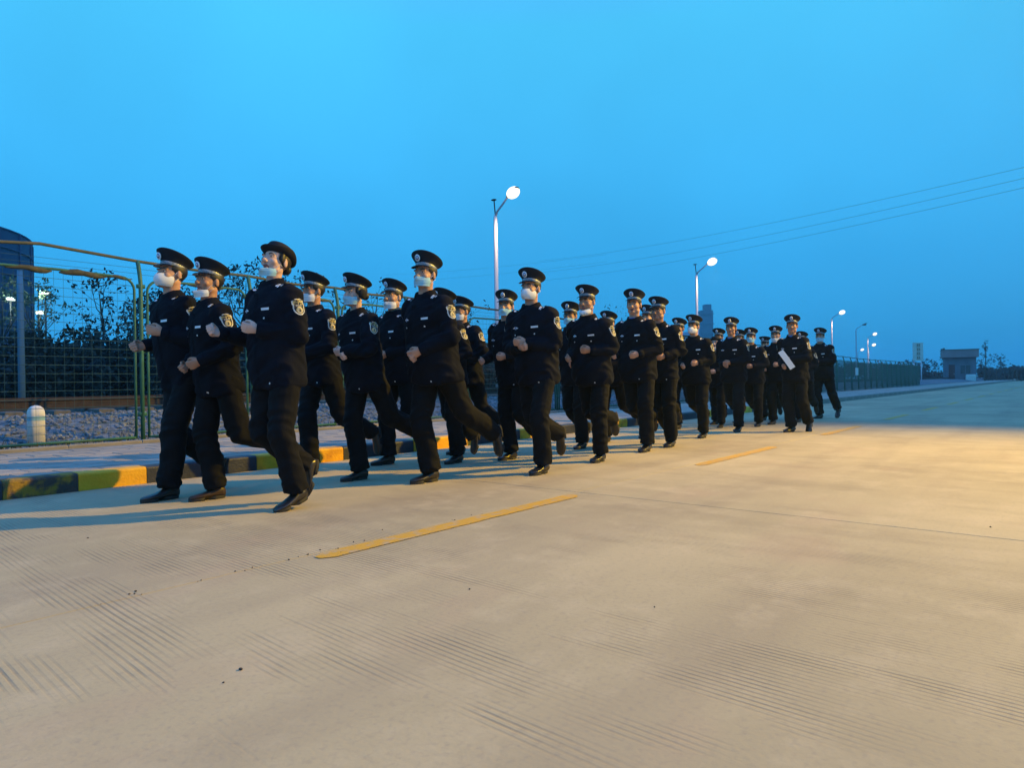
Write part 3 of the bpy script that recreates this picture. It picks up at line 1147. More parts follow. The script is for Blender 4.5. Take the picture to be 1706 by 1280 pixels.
# dense bushes beyond the track
BUSH = [(20, 19.5, 2.1, 1.9, 'round dark green bush at the left edge beyond the railway'),
        (95, 19.0, 2.5, 1.7, 'dark bush below the pale lights left of the fence post'),
        (150, 20.5, 2.9, 1.7, 'tall dark bush in the middle of the first fence panel'),
        (215, 21.0, 2.6, 1.6, 'dark bush behind the bent fence post'),
        (330, 21.5, 2.6, 2.0, 'dark bush behind the two leftmost officers'),
        (425, 22.0, 2.5, 2.0, 'dark bush showing left of the woman in the round hat'),
        (560, 23.5, 2.5, 2.2, 'dark bush behind the woman with ear warmers'),
        (690, 26.0, 2.5, 2.3, 'dark bush behind the tall officer with the blue mask'),
        (815, 28.0, 2.5, 2.3, 'dark bush below the nearest lamp pole'),
        (930, 31.0, 2.6, 2.3, 'dark bush right of the officer with clasped hands'),
        (1040, 36.0, 2.6, 2.4, 'dark bush behind the bare-faced officer')]
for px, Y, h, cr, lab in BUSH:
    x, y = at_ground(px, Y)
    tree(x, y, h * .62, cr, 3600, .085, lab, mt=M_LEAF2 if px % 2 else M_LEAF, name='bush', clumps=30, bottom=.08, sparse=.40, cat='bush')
# far hedge line closing the view, reads as one mass
g = G()
cs = []
for i in range(170):
    t = i / 169
    px = 860 + 900 * t
    if 1566 < px < 1634: continue
    Y = 150 if px < 1540 else 100
    if px < 1540: cs.append((Vector((*at_ground(px, Y), random.uniform(.5, 3.2))), random.uniform(1.5, 2.6)))
    else: cs.append((Vector((*at_ground(px, Y + random.uniform(0, 6)), random.uniform(.2, 1.5))), random.uniform(.7, 1.3)))
for i in range(90):
    px = -250 + 1150 * i / 89
    Y = 62 + 20 * random.random()
    cs.append((Vector((*at_ground(px, Y), random.uniform(.5, 2.8))), random.uniform(1.4, 2.4)))
leaf_cloud(g, cs, 42000, .34, 1)
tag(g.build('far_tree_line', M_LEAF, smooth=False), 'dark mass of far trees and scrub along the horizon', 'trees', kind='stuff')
for px, Y, h, cr, lab in ((1642, 96, 6.6, 1.5, 'tall thin hazy tree right of the guard house'), (1575, 99, 5.6, 1.1, 'thin tree peeping over the left end of the guard house roof'),
                          (1668, 104, 4.4, 1.2, 'small bare tree near the right edge of the photo'), (1548, 90, 3.3, 1.6, 'bush between the upright sign and the guard house')):
    x, y = at_ground(px, Y)
    tree(x, y, h * .85, cr * .7, 420, .13, lab, sparse=.5)
# rail fence at the far right
rf = empty('bar_fence', (at_ground(1640, 92)[0], 92, 0))
tag(rf, 'dark bar fence running to the right of the guard house', 'fence')
for i in range(22):
    g = G(); g.box((i * .55, 0, .9), (.07, .07, 1.8)); g.build('bar', M_DARKMETAL, rf, smooth=False)
for z in (.35, 1.6):
    g = G(); g.box((5.8, 0, z), (12.2, .05, .08)); g.build('cross_rail', M_DARKMETAL, rf, smooth=False)

# works floodlights twinkling through the leaves at the left
for (px, py, Y, lab) in ((18, 498, 30, 'pale floodlight shining through the leaves in front of the tank'),
                         (76, 489, 32, 'brightest pale floodlight right of the tank edge'),
                         (66, 521, 33, 'small low floodlight under the bright one beside the tank')):
    p = at(px, py, Y)
    r = empty('floodlight', (p.x, p.y, 0)); tag(r, lab, 'floodlight', 'floodlights among the leaves')
    g = G(); g.tube([(0, 0, 0), (0, 0, p.z - .1)], .04, 6); g.build('mast', M_DARKMETAL, r)
    g = G(); g.box((0, .06, p.z), (.42, .12, .2)); g.build('housing', M_DARKMETAL, r, smooth=False)
    g = G(); g.box((0, -.012, p.z), (.30, .02, .10)); g.build('lens', FLOOD, r, smooth=False)
    ld = bpy.data.lights.new('lamp_light', 'POINT'); ld.energy = 40; ld.color = (.8, 1.0, .82); ld.shadow_soft_size = .1
    lo = bpy.data.objects.new('lamp_light', ld); COL.objects.link(lo); lo.parent = r; lo.location = (0, -.3, p.z)
    rt = empty('tree', (p.x + .2, p.y - .9, .2))
    tag(rt, 'leafy sapling lit from within by the ' + lab.split(' floodlight')[0] + ' floodlight', 'tree')
    tg = G(); tg.tube([(0, 0, -.2), (.05, 0, p.z * .5), (.1, 0, p.z)], [.05, .035, .012], 6)
    cc = []
    for _ in range(12):
        e = Vector((random.uniform(-1.3, 1.3), random.uniform(-.7, .7), p.z + random.uniform(-1.3, .5)))
        tg.tube([(.05, 0, p.z * .55), tuple(e)], [.02, .006], 4)
        cc.append((e, .38))
    tg.build('trunk', M_BARK, rt)
    lg = G(); leaf_cloud(lg, cc, 330, .085, 1); lg.build('crown', LEAFPALE, rt, smooth=False)


# ------------------------------------------------------------------ evening haze
hm = bpy.data.materials.new('haze')
hm.use_nodes = True
hm.node_tree.nodes.clear()
ho = hm.node_tree.nodes.new('ShaderNodeOutputMaterial')
hv = hm.node_tree.nodes.new('ShaderNodeVolumePrincipled')
hv.inputs['Color'].default_value = (.50, .84, 1.0, 1)
hv.inputs['Density'].default_value = HAZE
hv.inputs['Anisotropy'].default_value = .55
hm.node_tree.links.new(hv.outputs[0], ho.inputs['Volume'])
g = G()
g.box((250, 350, 15.0), (1500, 1500, 34.0))
hz = g.build('haze', hm, smooth=False)
hz.location = (0, 0, 0)
tag(hz, kind='stuff')

# ================================================================== PEOPLE
# Local frame of a person: +Y forward, +X right, +Z up, metres for a man of 1.75 m.
HIP_X, THIGH, SHANK, ANKLE = .092, .425, .425, .085
SH = np.array([.178, 0.0, 1.405])
UP_ARM, FOREARM = .275, .245
NECK = Vector((0, .012, 1.47))




def xf(V, M):
    V = np.asarray(V, float)
    A = np.array(M)
    return V @ A[:3, :3].T + A[:3, 3]


# ---- head, modelled once per type (origin at the base of the neck)
def make_head(jaw=1.0, cheeks=1.0, mouth_open=False, female=False):
    g = G()
    g.ell((0, -.012, .212), (.076, .094, .084), nu=24, nv=14)
    g.ell((0, .020, .155), (.064 * cheeks, .072, .082), nu=24, nv=14)
    g.ell((0, .048, .088), (.034 * jaw, .036, .026), nu=16, nv=10)
    for s in (-1, 1):
        g.ell((s * .040 * jaw, .012, .110), (.024, .050, .030), nu=14, nv=9, M=Matrix.Rotation(R(-12), 3, 'X'))
        g.ell((s * .040 * cheeks, .060, .146), (.023, .026, .022), nu=14, nv=9)
        g.ell((s * .030, .078, .194), (.027, .014, .009), nu=12, nv=8)
        g.ell((s * .077, -.008, .165), (.008, .019, .032), nu=12, nv=8, M=Matrix.Rotation(R(-8), 3, 'X'))
        g.ell((s * .0125, .102, .139), (.009, .011, .008), nu=10, nv=7)
    g.tube([(0, .078, .190), (0, .094, .170), (0, .110, .148), (0, .100, .134)], [.009, .011, .0125, .009], 10)
    g.ell((0, .113, .143), (.011, .009, .010), nu=10, nv=7)
    g.ell((0, .086, .117), (.025, .013, .006), nu=12, nv=7)
    g.ell((0, .084, .103 if not mouth_open else .097), (.021, .013, .007), nu=12, nv=7)
    nr = .050 if female else .058
    g.tube([(0, -.018, -.09), (0, -.014, 0), (0, -.008, .06), (0, -.006, .13)], [nr * 1.12, nr, nr * .96, nr], 20)
    V, Fs, Nn = remesh(g, .0058, 2)
    for s in (-1, 1):                      # eye sockets
        d = np.linalg.norm((V - np.array([s * .031, .088, .177])) / np.array([1.25, 1, .75]), axis=1)
        V[:, 1] -= .007 * np.exp(-(d / .014) ** 2)
    d = np.linalg.norm((V - np.array([0, .094, .110 if not mouth_open else .107])) / np.array([2.0, 1, .55 if not mouth_open else 1.0]), axis=1)
    V[:, 1] -= (.004 if not mouth_open else .012) * np.exp(-(d / .010) ** 2)
    mi = [0] * len(Fs)
    Vc = np.array([V[list(f)].mean(0) for f in Fs])
    lips = (((Vc[:, 0] / .022) ** 2 + ((Vc[:, 2] - .110) / (.010 if not mouth_open else .013)) ** 2) < 1) & (Vc[:, 1] > .07)
    for i in np.where(lips)[0]: mi[i] = 1
    return V, Fs, mi


HEADS = {'a': make_head(), 'b': make_head(1.18, 1.08), 'o': make_head(1.05, 1.0, True), 'f': make_head(.86, .95, True, True)}


def make_fist(loose=0.0):
    """left hand, wrist at the origin, +Y along the forearm, palm facing +X, thumb on top"""
    g = G()
    g.tube([(0, -.07, 0), (0, 0, 0), (0, .03, .001), (.001, .062, .002), (.002, .088, .002)], [.027, .027, .034, .039, .037], 14, flat=1)
    V = g.v[0]
    V[:, 0] *= np.interp(V[:, 1], [-.07, 0, .04, .09], [.95, .82, .50, .40])
    for i in range(4):
        z = .029 - .0195 * i
        L = (1.0, 1.08, 1.0, .82)[i]
        k = (.0, .004, .001, -.007)[i]
        pts = [(-.002, .070 + k, z * .95), (.004, .094 + k, z), (.018 - .006 * loose, .112 + k + .012 * loose, z),
               (.040 * L - .008 * loose, .106 + k + .014 * loose, z - .001), (.043 * L + .002 * loose, .084 + .010 * loose, z - .002),
               (.028 * L, .072 + .008 * loose, z - .002)]
        g.tube(pts, [.0105, .0100, .0094, .0090, .0084, .0070], 9)
        g.ell(pts[2], (.0098,) * 3, nu=9, nv=6)
        g.ell(pts[3], (.0092,) * 3, nu=9, nv=6)
        g.ell(pts[5], (.0072,) * 3, nu=9, nv=6)
    g.tube([(.004, .018, .022), (.014, .044, .040), (.030, .070, .046), (.044, .090, .040)], [.014, .0125, .0105, .0085], 10)
    g.ell((.044, .090, .040), (.0088,) * 3, nu=9, nv=6)
    return remesh(g, .0042, 1)[:2]


FISTS = [make_fist(0.0), make_fist(.9)]

# ---- cap
def cap_meshes():
    def ring(rx_, ry_, z, tilt, n=40, y0=-.006):
        a = np.arange(n) * 2 * PI / n
        x, y = rx_ * np.cos(a), ry_ * np.sin(a)
        return np.stack([x, y + y0, z + tilt * y], 1)
    crown = G()
    crown.loft([ring(.0835, .101, .208, .02), ring(.0860, .1035, .214, .02), ring(.0865, .104, .232, .04), ring(.0895, .108, .250, .07), ring(.104, .122, .271, .12),
                ring(.121, .139, .287, .155), ring(.130, .148, .298, .17), ring(.1315, .1495, .305, .17), ring(.127, .145, .3125, .17),
                ring(.10, .115, .3205, .165), ring(.06, .07, .3245, .16), ring(.015, .02, .3255, .15)])
    band = G()
    band.loft([ring(.0872, .1047, .2165, .022), ring(.0885, .106, .2185, .024), ring(.0892, .1067, .2285, .033), ring(.0898, .1075, .2375, .043), ring(.0885, .106, .240, .045)], caps=False)
    pipe = G()
    a = np.linspace(0, 2 * PI, 41)
    pts = [(.1318 * math.cos(t), .1498 * math.sin(t) - .006, .3045 + .17 * .1498 * math.sin(t)) for t in a]
    pipe.tube(pts, .0028, 6, caps=False)
    vis = G()
    n = 17
    rows = []
    for k, (off, dz) in enumerate(((-.004, 0), (.018, -.006), (.036, -.015), (.048, -.025), (.050, -.0275), (.047, -.0285), (.034, -.019), (.016, -.010), (-.004, -.004))):
        row = []
        for i in range(n):
            t = -1 + 2 * i / (n - 1)
            ang = PI / 2 - t * R(68)
            w = max(0.0, math.cos(t * PI / 2)) ** .55
            row.append((.087 * math.cos(ang) + math.cos(ang) * off * w, -.006 + .104 * math.sin(ang) + math.sin(ang) * off * w,
                        .217 + .022 * .104 * math.sin(ang) + dz * w))
        rows.append(row)
    vis.loft(rows, caps=False, closed=False)
    badge = G()
    c = Vector((0, .135, .268))
    Mb = Matrix.Rotation(R(-24), 3, 'X')
    for (r0, th, m_i) in ((.0235, .004, 0), (.0165, .0065, 1), (.0085, .009, 2)):
        ringv = []
        for y in (-.004, th):
            aa = np.arange(16) * 2 * PI / 16
            rad = r0 * (1.0 if y < 0 else .9)
            V = np.stack([np.cos(aa) * rad, np.full(16, y), np.sin(aa) * rad * 1.12], 1)
            ringv.append(V @ np.array(Mb).T + np.array(c))
        badge.loft([ringv[0][::-1], ringv[1][::-1]], mi=m_i)
    for k in range(10):                    # wreath leaves around the emblem
        aa = R(-60 - 60 + k * 26) - PI / 2 + R(63)
        p = Vector((math.cos(aa) * .024, .001, math.sin(aa) * .027))
        badge.ell(np.array(c + Mb @ p), (.0055, .003, .004), 0, 8, 5)
    return (crown.mesh('cap_crown', M_CAPC), band.mesh('cap_band', M_BAND), pipe.mesh('cap_piping', M_CAPC), vis.mesh('cap_visor', M_VISOR),
            badge.mesh('cap_badge', [M_SILVER, M_BLUEE, M_SILVER]))


CAP = cap_meshes()


def bowler_meshes():
    g = G()
    def ring(r1, r2, z, tilt=0, n=36, up=0.0):
        a = np.arange(n) * 2 * PI / n
        return np.stack([r1 * np.cos(a), r2 * np.sin(a) - .008, z + tilt * r2 * np.sin(a) + up * np.cos(a) ** 4], 1)
    g.loft([ring(.084, .101, .205), ring(.088, .106, .222), ring(.091, .109, .250), ring(.090, .107, .275), ring(.082, .098, .293), ring(.06, .07, .303), ring(.02, .025, .306)])
    b = G()
    b.loft([ring(.085, .102, .214), ring(.100, .120, .212, .03, up=.006), ring(.116, .140, .214, .05, up=.022), ring(.124, .151, .219, .06, up=.038),
            ring(.1245, .1515, .224, .06, up=.040), ring(.116, .140, .220, .05, up=.026), ring(.100, .120, .218, .03, up=.010), ring(.089, .106, .222)], caps=False)
    h = G()
    h.loft([ring(.0885, .1065, .222), ring(.0925, .110, .226), ring(.0935, .1112, .240), ring(.0915, .1095, .246)], caps=False)
    return g.mesh('hat_crown', M_CAPC), b.mesh('hat_brim', M_CAPC), h.mesh('hat_ribbon', M_CAPC)


BOWLER = bowler_meshes()


def hair_mesh(long_=False):
    g = G()
    n, rows = 30, []
    for z in (.262, .235, .205, .180, .158, .138):
        rr = math.sqrt(max(0.02, 1 - ((z - .205) / .100) ** 2))
        row = []
        for i in range(n):
            a = R(-218) + R(256) * i / (n - 1)   # open at the face
            x, y = .0805 * rr * math.cos(a), -.014 + .0985 * rr * math.sin(a)
            fade = 1.0
            if z < .16: fade = .93 if not long_ else 1.02
            front = max(0.0, math.sin(a))
            row.append((x * fade, y * fade, z + .030 * front * (1 if z < .2 else 0)))
        rows.append(row)
    g.loft(rows[::-1], caps=False, closed=False)
    if long_:
        g.ell((0, -.105, .165), (.036, .032, .036), nu=14, nv=9)
        for s in (-1, 1): g.ell((s * .074, .018, .19), (.010, .022, .034), nu=10, nv=7)
    return g.mesh('hair', M_HAIR)


HAIR, HAIR_F = hair_mesh(), hair_mesh(True)


def mask_meshes():
    out = {}
    def sheet(kind):
        g = G()
        nu, nv = 25, 11
        def pt(u, v, off):
            a = u * R(80)
            z = .080 + .078 * v
            wz = 1 - .12 * abs(2 * v - 1)
            if kind == 'surgical':
                x = .0715 * math.sin(a) * wz
                y = .012 + .086 * math.cos(a)
                y += .026 * math.exp(-(u / .22) ** 2) * math.exp(-((v - .78) / .3) ** 2)
                y += .0034 * math.sin(v * PI * 7)
                z += -.006 * math.cos(a) * (1 - v)
            else:
                c = math.cos(a)
                bulge = math.sin(PI * min(1, max(0, v * .9 + .05))) ** .6
                x = .0690 * math.sin(a) * (.55 + .45 * bulge)
                y = .010 + .080 * c + .038 * bulge * max(0, c) ** 2.2
                z = .070 + .092 * v
                y += .006 * math.exp(-(u / .05) ** 2)
            nrm = np.array([math.sin(a), math.cos(a), 0])
            return np.array([x, y, z]) + nrm * off
        rows = [[pt(-1 + 2 * i / (nu - 1), j / (nv - 1), .0035) for i in range(nu)] for j in range(nv)]
        inner = [[pt(-1 + 2 * i / (nu - 1), j / (nv - 1), .0008) for i in range(nu)] for j in reversed(range(nv))]
        g.loft(rows + inner, caps=False, closed=False)
        return g
    st = G()
    for s in (-1, 1):
        for v, e in ((.150, .190), (.095, .140)):
            st.tube([(s * .066, .030, v), (s * .073, .012, (v + e) / 2 + .003), (s * .078, -.010, e), (s * .082, -.026, (e + .165) / 2)], .0019, 5)
    strap = st.mesh('mask_strap', M_MASKW)
    out['strap'] = strap
    s = sheet('surgical')
    out['blue'] = s.mesh('mask_blue', M_MASKB)
    s2 = sheet('surgical')
    out['white'] = s2.mesh('mask_white', M_MASKW)
    s3 = sheet('n95')
    out['cup'] = s3.mesh('mask_cup', M_MASKW)
    return out


MASKS = mask_meshes()


def eye_meshes():
    e = G()
    e.ell((0, 0, 0), (.0125, .006, .0045), 0, 12, 8)
    e.ell((0, .0045, -.0003), (.0052, .0030, .0042), 1, 10, 6)
    b = G()
    b.tube([(-.017, 0, -.002), (-.006, .004, .002), (.006, .003, .003), (.019, -.008, -.002)], [.0022, .0032, .003, .0016], 6)
    gl = G()
    for s in (-1, 1):
        a = np.linspace(0, 2 * PI, 17)
        gl.tube([(s * .032 + .023 * math.cos(t), .106 - abs(s * .032 + .023 * math.cos(t)) * .12, .176 + .017 * math.sin(t)) for t in a], .0022, 5, caps=False)
        gl.tube([(s * .055, .099, .18), (s * .074, .06, .18), (s * .080, -.02, .178)], .0018, 5)
    gl.tube([(-.010, .105, .180), (.010, .105, .180)], .002, 5)
    return e.mesh('eye', [M_EYE, M_PUPIL]), b.mesh('eyebrow', M_HAIR), gl.mesh('glasses', M_GLASSES)


EYE, BROW, GLASSES = eye_meshes()


def shoe_meshes():
    """ankle joint at the origin, sole at z = -ANKLE"""
    up, so = G(), G()
    def ring(y, w, z0, z1, n=14):
        a = np.arange(n) * 2 * PI / n
        x = w * np.sign(np.cos(a)) * np.abs(np.cos(a)) ** .8
        z = (z0 + z1) / 2 + (z1 - z0) / 2 * np.sin(a)
        return np.stack([x, np.full(n, y), z], 1)
    b = -ANKLE + .018
    up.loft([ring(-.068, .018, b, -.035), ring(-.060, .034, b, .0), ring(-.03, .040, b, .022), ring(.01, .042, b, .018), ring(.05, .044, b, -.012),
             ring(.10, .049, b, -.030), ring(.145, .048, b, -.037), ring(.180, .038, b, -.044), ring(.197, .020, b, -.052), ring(.202, .008, b, -.058)])
    def srow(z, k):
        pts = []
        for i in range(24):
            t = i / 24 * 2 * PI
            y = .0675 + .1375 * math.cos(t)
            w = .036 + .014 * max(0, min(1, (y) / .12))
            pts.append((w * math.sin(t) * k if abs(math.sin(t)) < 1 else w * k, y, z))
        return pts
    so.loft([srow(-ANKLE, .96), srow(-ANKLE + .003, 1.0), srow(-ANKLE + .022, 1.0), srow(-ANKLE + .024, .9)])
    return up, so


_u, _s = shoe_meshes()
SHOE = _u.mesh('shoe', M_SHOE)
SHOE2 = _u.mesh('shoe_brown', M_SHOEB)
SOLE = _s.mesh('sole', M_SOLE)

# ---- flat insignia, given as 2-D polygons (u right, v up, metres) laid on the cloth by ray casting
def grid_shape(inside, w, h, nx, ny):
    """grid clipped by inside(u, v) -> material index or None"""
    V, Fs, mi, idx = [], [], [], {}
    for j in range(ny + 1):
        for i in range(nx + 1):
            idx[i, j] = len(V)
            V.append((-w / 2 + w * i / nx, -h / 2 + h * j / ny))
    used = set()
    for j in range(ny):
        for i in range(nx):
            u, v = -w / 2 + w * (i + .5) / nx, -h / 2 + h * (j + .5) / ny
            k = inside(u, v)
            if k is None: continue
            f = (idx[i, j], idx[i + 1, j], idx[i + 1, j + 1], idx[i, j + 1])
            Fs.append(f); mi.append(k); used.update(f)
    re = {o: n for n, o in enumerate(sorted(used))}
    return [V[o] for o in sorted(used)], [tuple(re[i] for i in f) for f in Fs], mi


def text_shape(body, size, cx, cy, mi, bold=0.0):
    cu = bpy.data.curves.new('t', 'FONT')
    cu.body = body
    cu.size = size
    cu.align_x = 'CENTER'
    cu.align_y = 'CENTER'
    cu.resolution_u = 1
    cu.offset = bold
    o = bpy.data.objects.new('t', cu)
    COL.objects.link(o)
    ev = o.evaluated_get(bpy.context.evaluated_depsgraph_get())
    me = ev.to_mesh()
    V = [(v.co.x + cx, v.co.y + cy) for v in me.vertices]
    Fs = [tuple(p.vertices) for p in me.polygons]
    ev.to_mesh_clear()
    bpy.data.objects.remove(o)
    return V, Fs, [mi] * len(Fs)


def shield(u, v, w, h):
    x, y = abs(u) / (w / 2), v / (h / 2)
    if y > .80: return x < .86 - (y - .80) * 2.2
    if y > -.15: return x < .97 - .10 * (.8 - y)
    return x < .875 * math.sqrt(max(0, 1 - ((-.15 - y) / .85) ** 2))


def patch_layers():
    W, H = .088, .108
    def f(u, v):
        if not shield(u, v, W, H): return None
        if not shield(u, v, W - .014, H - .014): return 0
        if v > .016: return 1            # gold field behind the characters
        if (u / .022) ** 2 + ((v + .020) / .023) ** 2 < 1: return 1
        return 2
    base = grid_shape(f, W, H, 40, 48)
    text = text_shape('警察', .033, 0, .030, 2, .0012)
    pol = text_shape('POLICE', .0125, 0, .009, 0, .0003)
    # simple wreathed emblem in the lower circle
    def em(u, v):
        r = math.hypot(u, v)
        if .0125 < r < .0155: return 0
        if r < .0125 and (abs(u) < .0025 or (v < -.002 and abs(u) < .008 - abs(v) * .3)): return 2
        return None
    e = grid_shape(em, .034, .034, 18, 18)
    e = ([(u, v - .020) for u, v in e[0]], e[1], e[2])
    return [(base, .0030), (pol, .0042), (text, .0042), (e, .0042)]


PATCH = patch_layers()
def rect(w, h, nx=8, ny=3, mi=0, border=None):
    return grid_shape(lambda u, v: mi, w, h, nx, ny)
def wings(u, v):                          # winged chest badge
    if abs(u) < .0075 and abs(v) < .012: return 1 if abs(u) < .004 else 0
    return 0 if abs(v - .002 + abs(u) * .12) < .0075 * (1 - abs(u) / .034) + .001 else None
WINGS = [(grid_shape(wings, .062, .026, 24, 10), .004)]
NAMEBAR = [(rect(.060, .016, 8, 3), .005)]
STUD = [(grid_shape(lambda u, v: 0 if math.hypot(u, v) < .0062 else None, .013, .013, 6, 6), .006)]
BUTTON_DARK = [(grid_shape(lambda u, v: 0 if math.hypot(u, v) < .007 else None, .014, .014, 6, 6), .004)]
def flap(u, v):
    return 0 if v > -.022 + .008 * abs(u) / .055 * 1.5 else None
FLAP = [(grid_shape(flap, .112, .046, 14, 8), .0055)]
def shoulder(u, v):                       # shoulder mark: dark strap with silver bars and star
    if abs(v - .016) < .003 or abs(v - .006) < .003: return 1
    if math.hypot(u, (v + .018) * .9) < .010: return 1
    return 0
MARK = [(grid_shape(shoulder, .044, .088, 12, 26), .006)]


def lay(bvh, layers, origin, direction, up, maxd=.5):
    """projects 2-D layers along direction onto the cloth; returns G"""
    g = G()
    d = Vector(direction).normalized()
    up = Vector(up)
    vax = (up - d * up.dot(d)).normalized()
    uax = d.cross(vax).normalized()       # u to the right as seen looking along d
    o = Vector(origin)
    for (V, Fs, mi), off in layers:
        pts, last = [], None
        for u, v in V:
            q = o + uax * u + vax * v
            hit = bvh.ray_cast(q, d, maxd)
            dist = hit[3] if hit[0] is not None else None
            pts.append((q, dist))
        ds = [x for _, x in pts if x is not None]
        if not ds: return None
        med = sorted(ds)[len(ds) // 2]
        P3 = []
        for q, dist in pts:
            if dist is None or dist > med + .05: dist = med + .04
            P3.append(q + d * (dist - off))
        base = g.n
        g.v.append(np.array([tuple(p) for p in P3])); g.n += len(P3)
        for f, k in zip(Fs, mi):
            g.f.append(tuple(i + base for i in f)); g.m.append(k)
    return g


def fold(V, Nn, amp, seed, focus=(), scale=1.0):
    """cloth folds: real displacement along the normals"""
    out = np.array(V)
    off = Vector((seed * 3.1, seed * 1.7, seed * 2.3))
    foc = [(np.array(c), r) for c, r in focus]
    boost = np.zeros(len(V))
    for c, r in foc:
        boost = np.maximum(boost, np.exp(-(np.linalg.norm(V - c, axis=1) / r) ** 2))
    for i, (x, y, z) in enumerate(V):
        q = Vector((x * 7 + y * 2, y * 7, z * 9 + x * 5)) * scale + off
        a = noise.noise(q)
        b = 1 - 2 * abs(noise.noise(Vector((x * 6 + z * 9, y * 8 - z * 5, z * 11 + x * 7 - y * 5)) * scale + off * 1.7))
        out[i] += Nn[i] * amp * (1.0 * a + (.55 + 1.3 * boost[i]) * (b - .25))
    return out


def leg_fk(a, k, foot_pitch=None):
    """hip flexion a and knee flexion k in degrees -> knee and ankle offsets from the hip"""
    a, k = R(a), R(k)
    knee = np.array([0, math.sin(a), -math.cos(a)]) * THIGH
    ank = knee + np.array([0, math.sin(a - k), -math.cos(a - k)]) * SHANK
    return knee, ank, a - k


N_PERSON = [0]
HEADING = np.array([-D[0], -D[1]])


def person(sp):
    idx = N_PERSON[0]; N_PERSON[0] += 1
    fat = sp.get('fat', 1.0) * random.Random(idx + 40).uniform(.99, 1.09) * (1.05 if idx > 16 else 1)
    stance = sp.get('stance', 'L')
    ss = {'L': -1, 'R': 1}[stance]
    a_s, k_s = sp.get('st', (10, 16))
    a_w, k_w = sp.get('sw', (-5, 70))
    jr = random.Random(idx * 13 + 5)
    if idx > 3:
        a_s += jr.uniform(-3, 5); k_s += jr.uniform(-2, 8); a_w += jr.uniform(-7, 7); k_w += jr.uniform(-12, 8)
        kn_s, an_s, sh_s = leg_fk(a_s, k_s)
        kn_w, an_w, sh_w = leg_fk(a_w, k_w)
    ja = [(jr.uniform(-7, 7), jr.uniform(-3, 6), jr.uniform(-8, 8), jr.uniform(-8, 8)) for _ in (0, 1)]
    lean, twist = R(sp.get('lean', 6) + jr.uniform(1, 5)), R(sp.get('twist', jr.uniform(-8, 8)))
    if idx <= 3:
        kn_s, an_s, sh_s = leg_fk(a_s, k_s)
        kn_w, an_w, sh_w = leg_fk(a_w, k_w)
    heel = sp.get('heel', 0)               # heel lift of the stance foot, degrees
    hz = ANKLE - an_s[2] + math.sin(R(heel)) * .13
    pelvis = np.array([0, 0, hz])
    Mt = T((0, 0, hz)) @ rx(-lean) @ rz(twist) @ T((0, 0, -.92))
    neck = Mt @ NECK
    hy, hp = R(sp.get('yaw', 0)), R(sp.get('pitch', 0) + 2)
    Mh = T(neck) @ rz(hy) @ rx(hp) @ ry(R(sp.get('roll', 0)))
    # place and scale so the figure stands where the photograph has it
    top_local = (Mh @ Vector((0, 0, .33 if sp.get('hat', 'cap') == 'cap' else .31)))[2]
    head_fwd = (Mh @ Vector((0, .0, .2)))[1]
    head_side = (Mh @ Vector((0, .0, .2)))[0]
    foot = ground_at(sp['x'], sp['foot'])
    Yf = foot[1]
    sc = .97
    hd = np.array(HEADING)
    if 'turn' in sp:
        c, s = math.cos(R(sp['turn'])), math.sin(R(sp['turn']))
        hd = np.array([hd[0] * c - hd[1] * s, hd[0] * s + hd[1] * c])
    f_off = an_s[1] + .10
    for _ in range(4):
        Yp = Yf - hd[1] * f_off * sc
        Yh = Yp + hd[1] * head_fwd * sc
        dx, dy = sp['x'] - 853.0, sp['top'] - 637.0
        yy = dx * math.sin(ROLL) + dy * math.cos(ROLL)
        xx = dx * math.cos(ROLL) - dy * math.sin(ROLL)
        height = CAM_H - yy * Yh / F
        sc = height / top_local
        sc = min(max(sc, .84), 1.10)
    Xh = xx / F * Yh
    Xp = Xh - hd[0] * head_fwd * sc
    rot = math.atan2(hd[1], hd[0]) - PI / 2
    root = empty('person', (Xp, Yp, 0), rot, sc)
    tag(root, sp['label'], 'person', 'officers jogging in formation along the road')
    vox = .0105 if Yp < 8.5 else .015
    near = Yp < 9

    # ---- trousers
    g = G()
    hips = {}
    for side in (-1, 1):
        kn, an = (kn_s, an_s) if side == ss else (kn_w, an_w)
        h = pelvis + np.array([side * HIP_X, 0, 0])
        k_ = h + kn + np.array([side * .008, 0, 0])
        a_ = h + an + np.array([-side * .012, 0, 0])
        hips[side] = (h, k_, a_)
        sd = (a_ - k_) / np.linalg.norm(a_ - k_)
        g.capsule(h, k_, .103 * fat ** .5, .082, k=14)
        bag = k_ + (a_ - k_) * .5 + np.array([0, -.008, 0])
        hem = a_ - sd * .004
        g.tube([k_, bag, a_ - sd * .09, hem], [.082, .082, .079, .080], 14)
        g.ell(a_ - sd * .07 + np.array([0, .004, 0]), (.079, .084, .038), nu=12, nv=7)
    g.ell(pelvis + np.array([0, -.018, .0]), (.168 * fat, .128 * fat, .13), nu=20, nv=12)
    g.tube([pelvis + np.array([0, 0, -.02]), pelvis + np.array([0, 0, .10])], [.14 * fat, .135 * fat], 20, flat=.8)
    V, Fs, Nn = remesh(g, vox, 3)
    V = fold(V, Nn, .0095, idx + .3, [(hips[s_][1], .13) for s_ in (-1, 1)] + [(hips[s_][2], .12) for s_ in (-1, 1)], 1.0)
    link('trousers', mesh_np('trousers', V, Fs, M_TRO), root)

    # ---- jacket
    g = G()
    def ring(z, w, d, y=0.0, n=28, e=2.35):
        a = np.arange(n) * 2 * PI / n
        c, s = np.cos(a), np.sin(a)
        x = w * np.sign(c) * np.abs(c) ** (2 / e)
        yy_ = d * np.sign(s) * np.abs(s) ** (2 / e) + y
        return xf(np.stack([x, yy_, np.full(n, z)], 1), Mt)
    f2 = fat
    lean_belly = .012 * (fat - 1) * 10
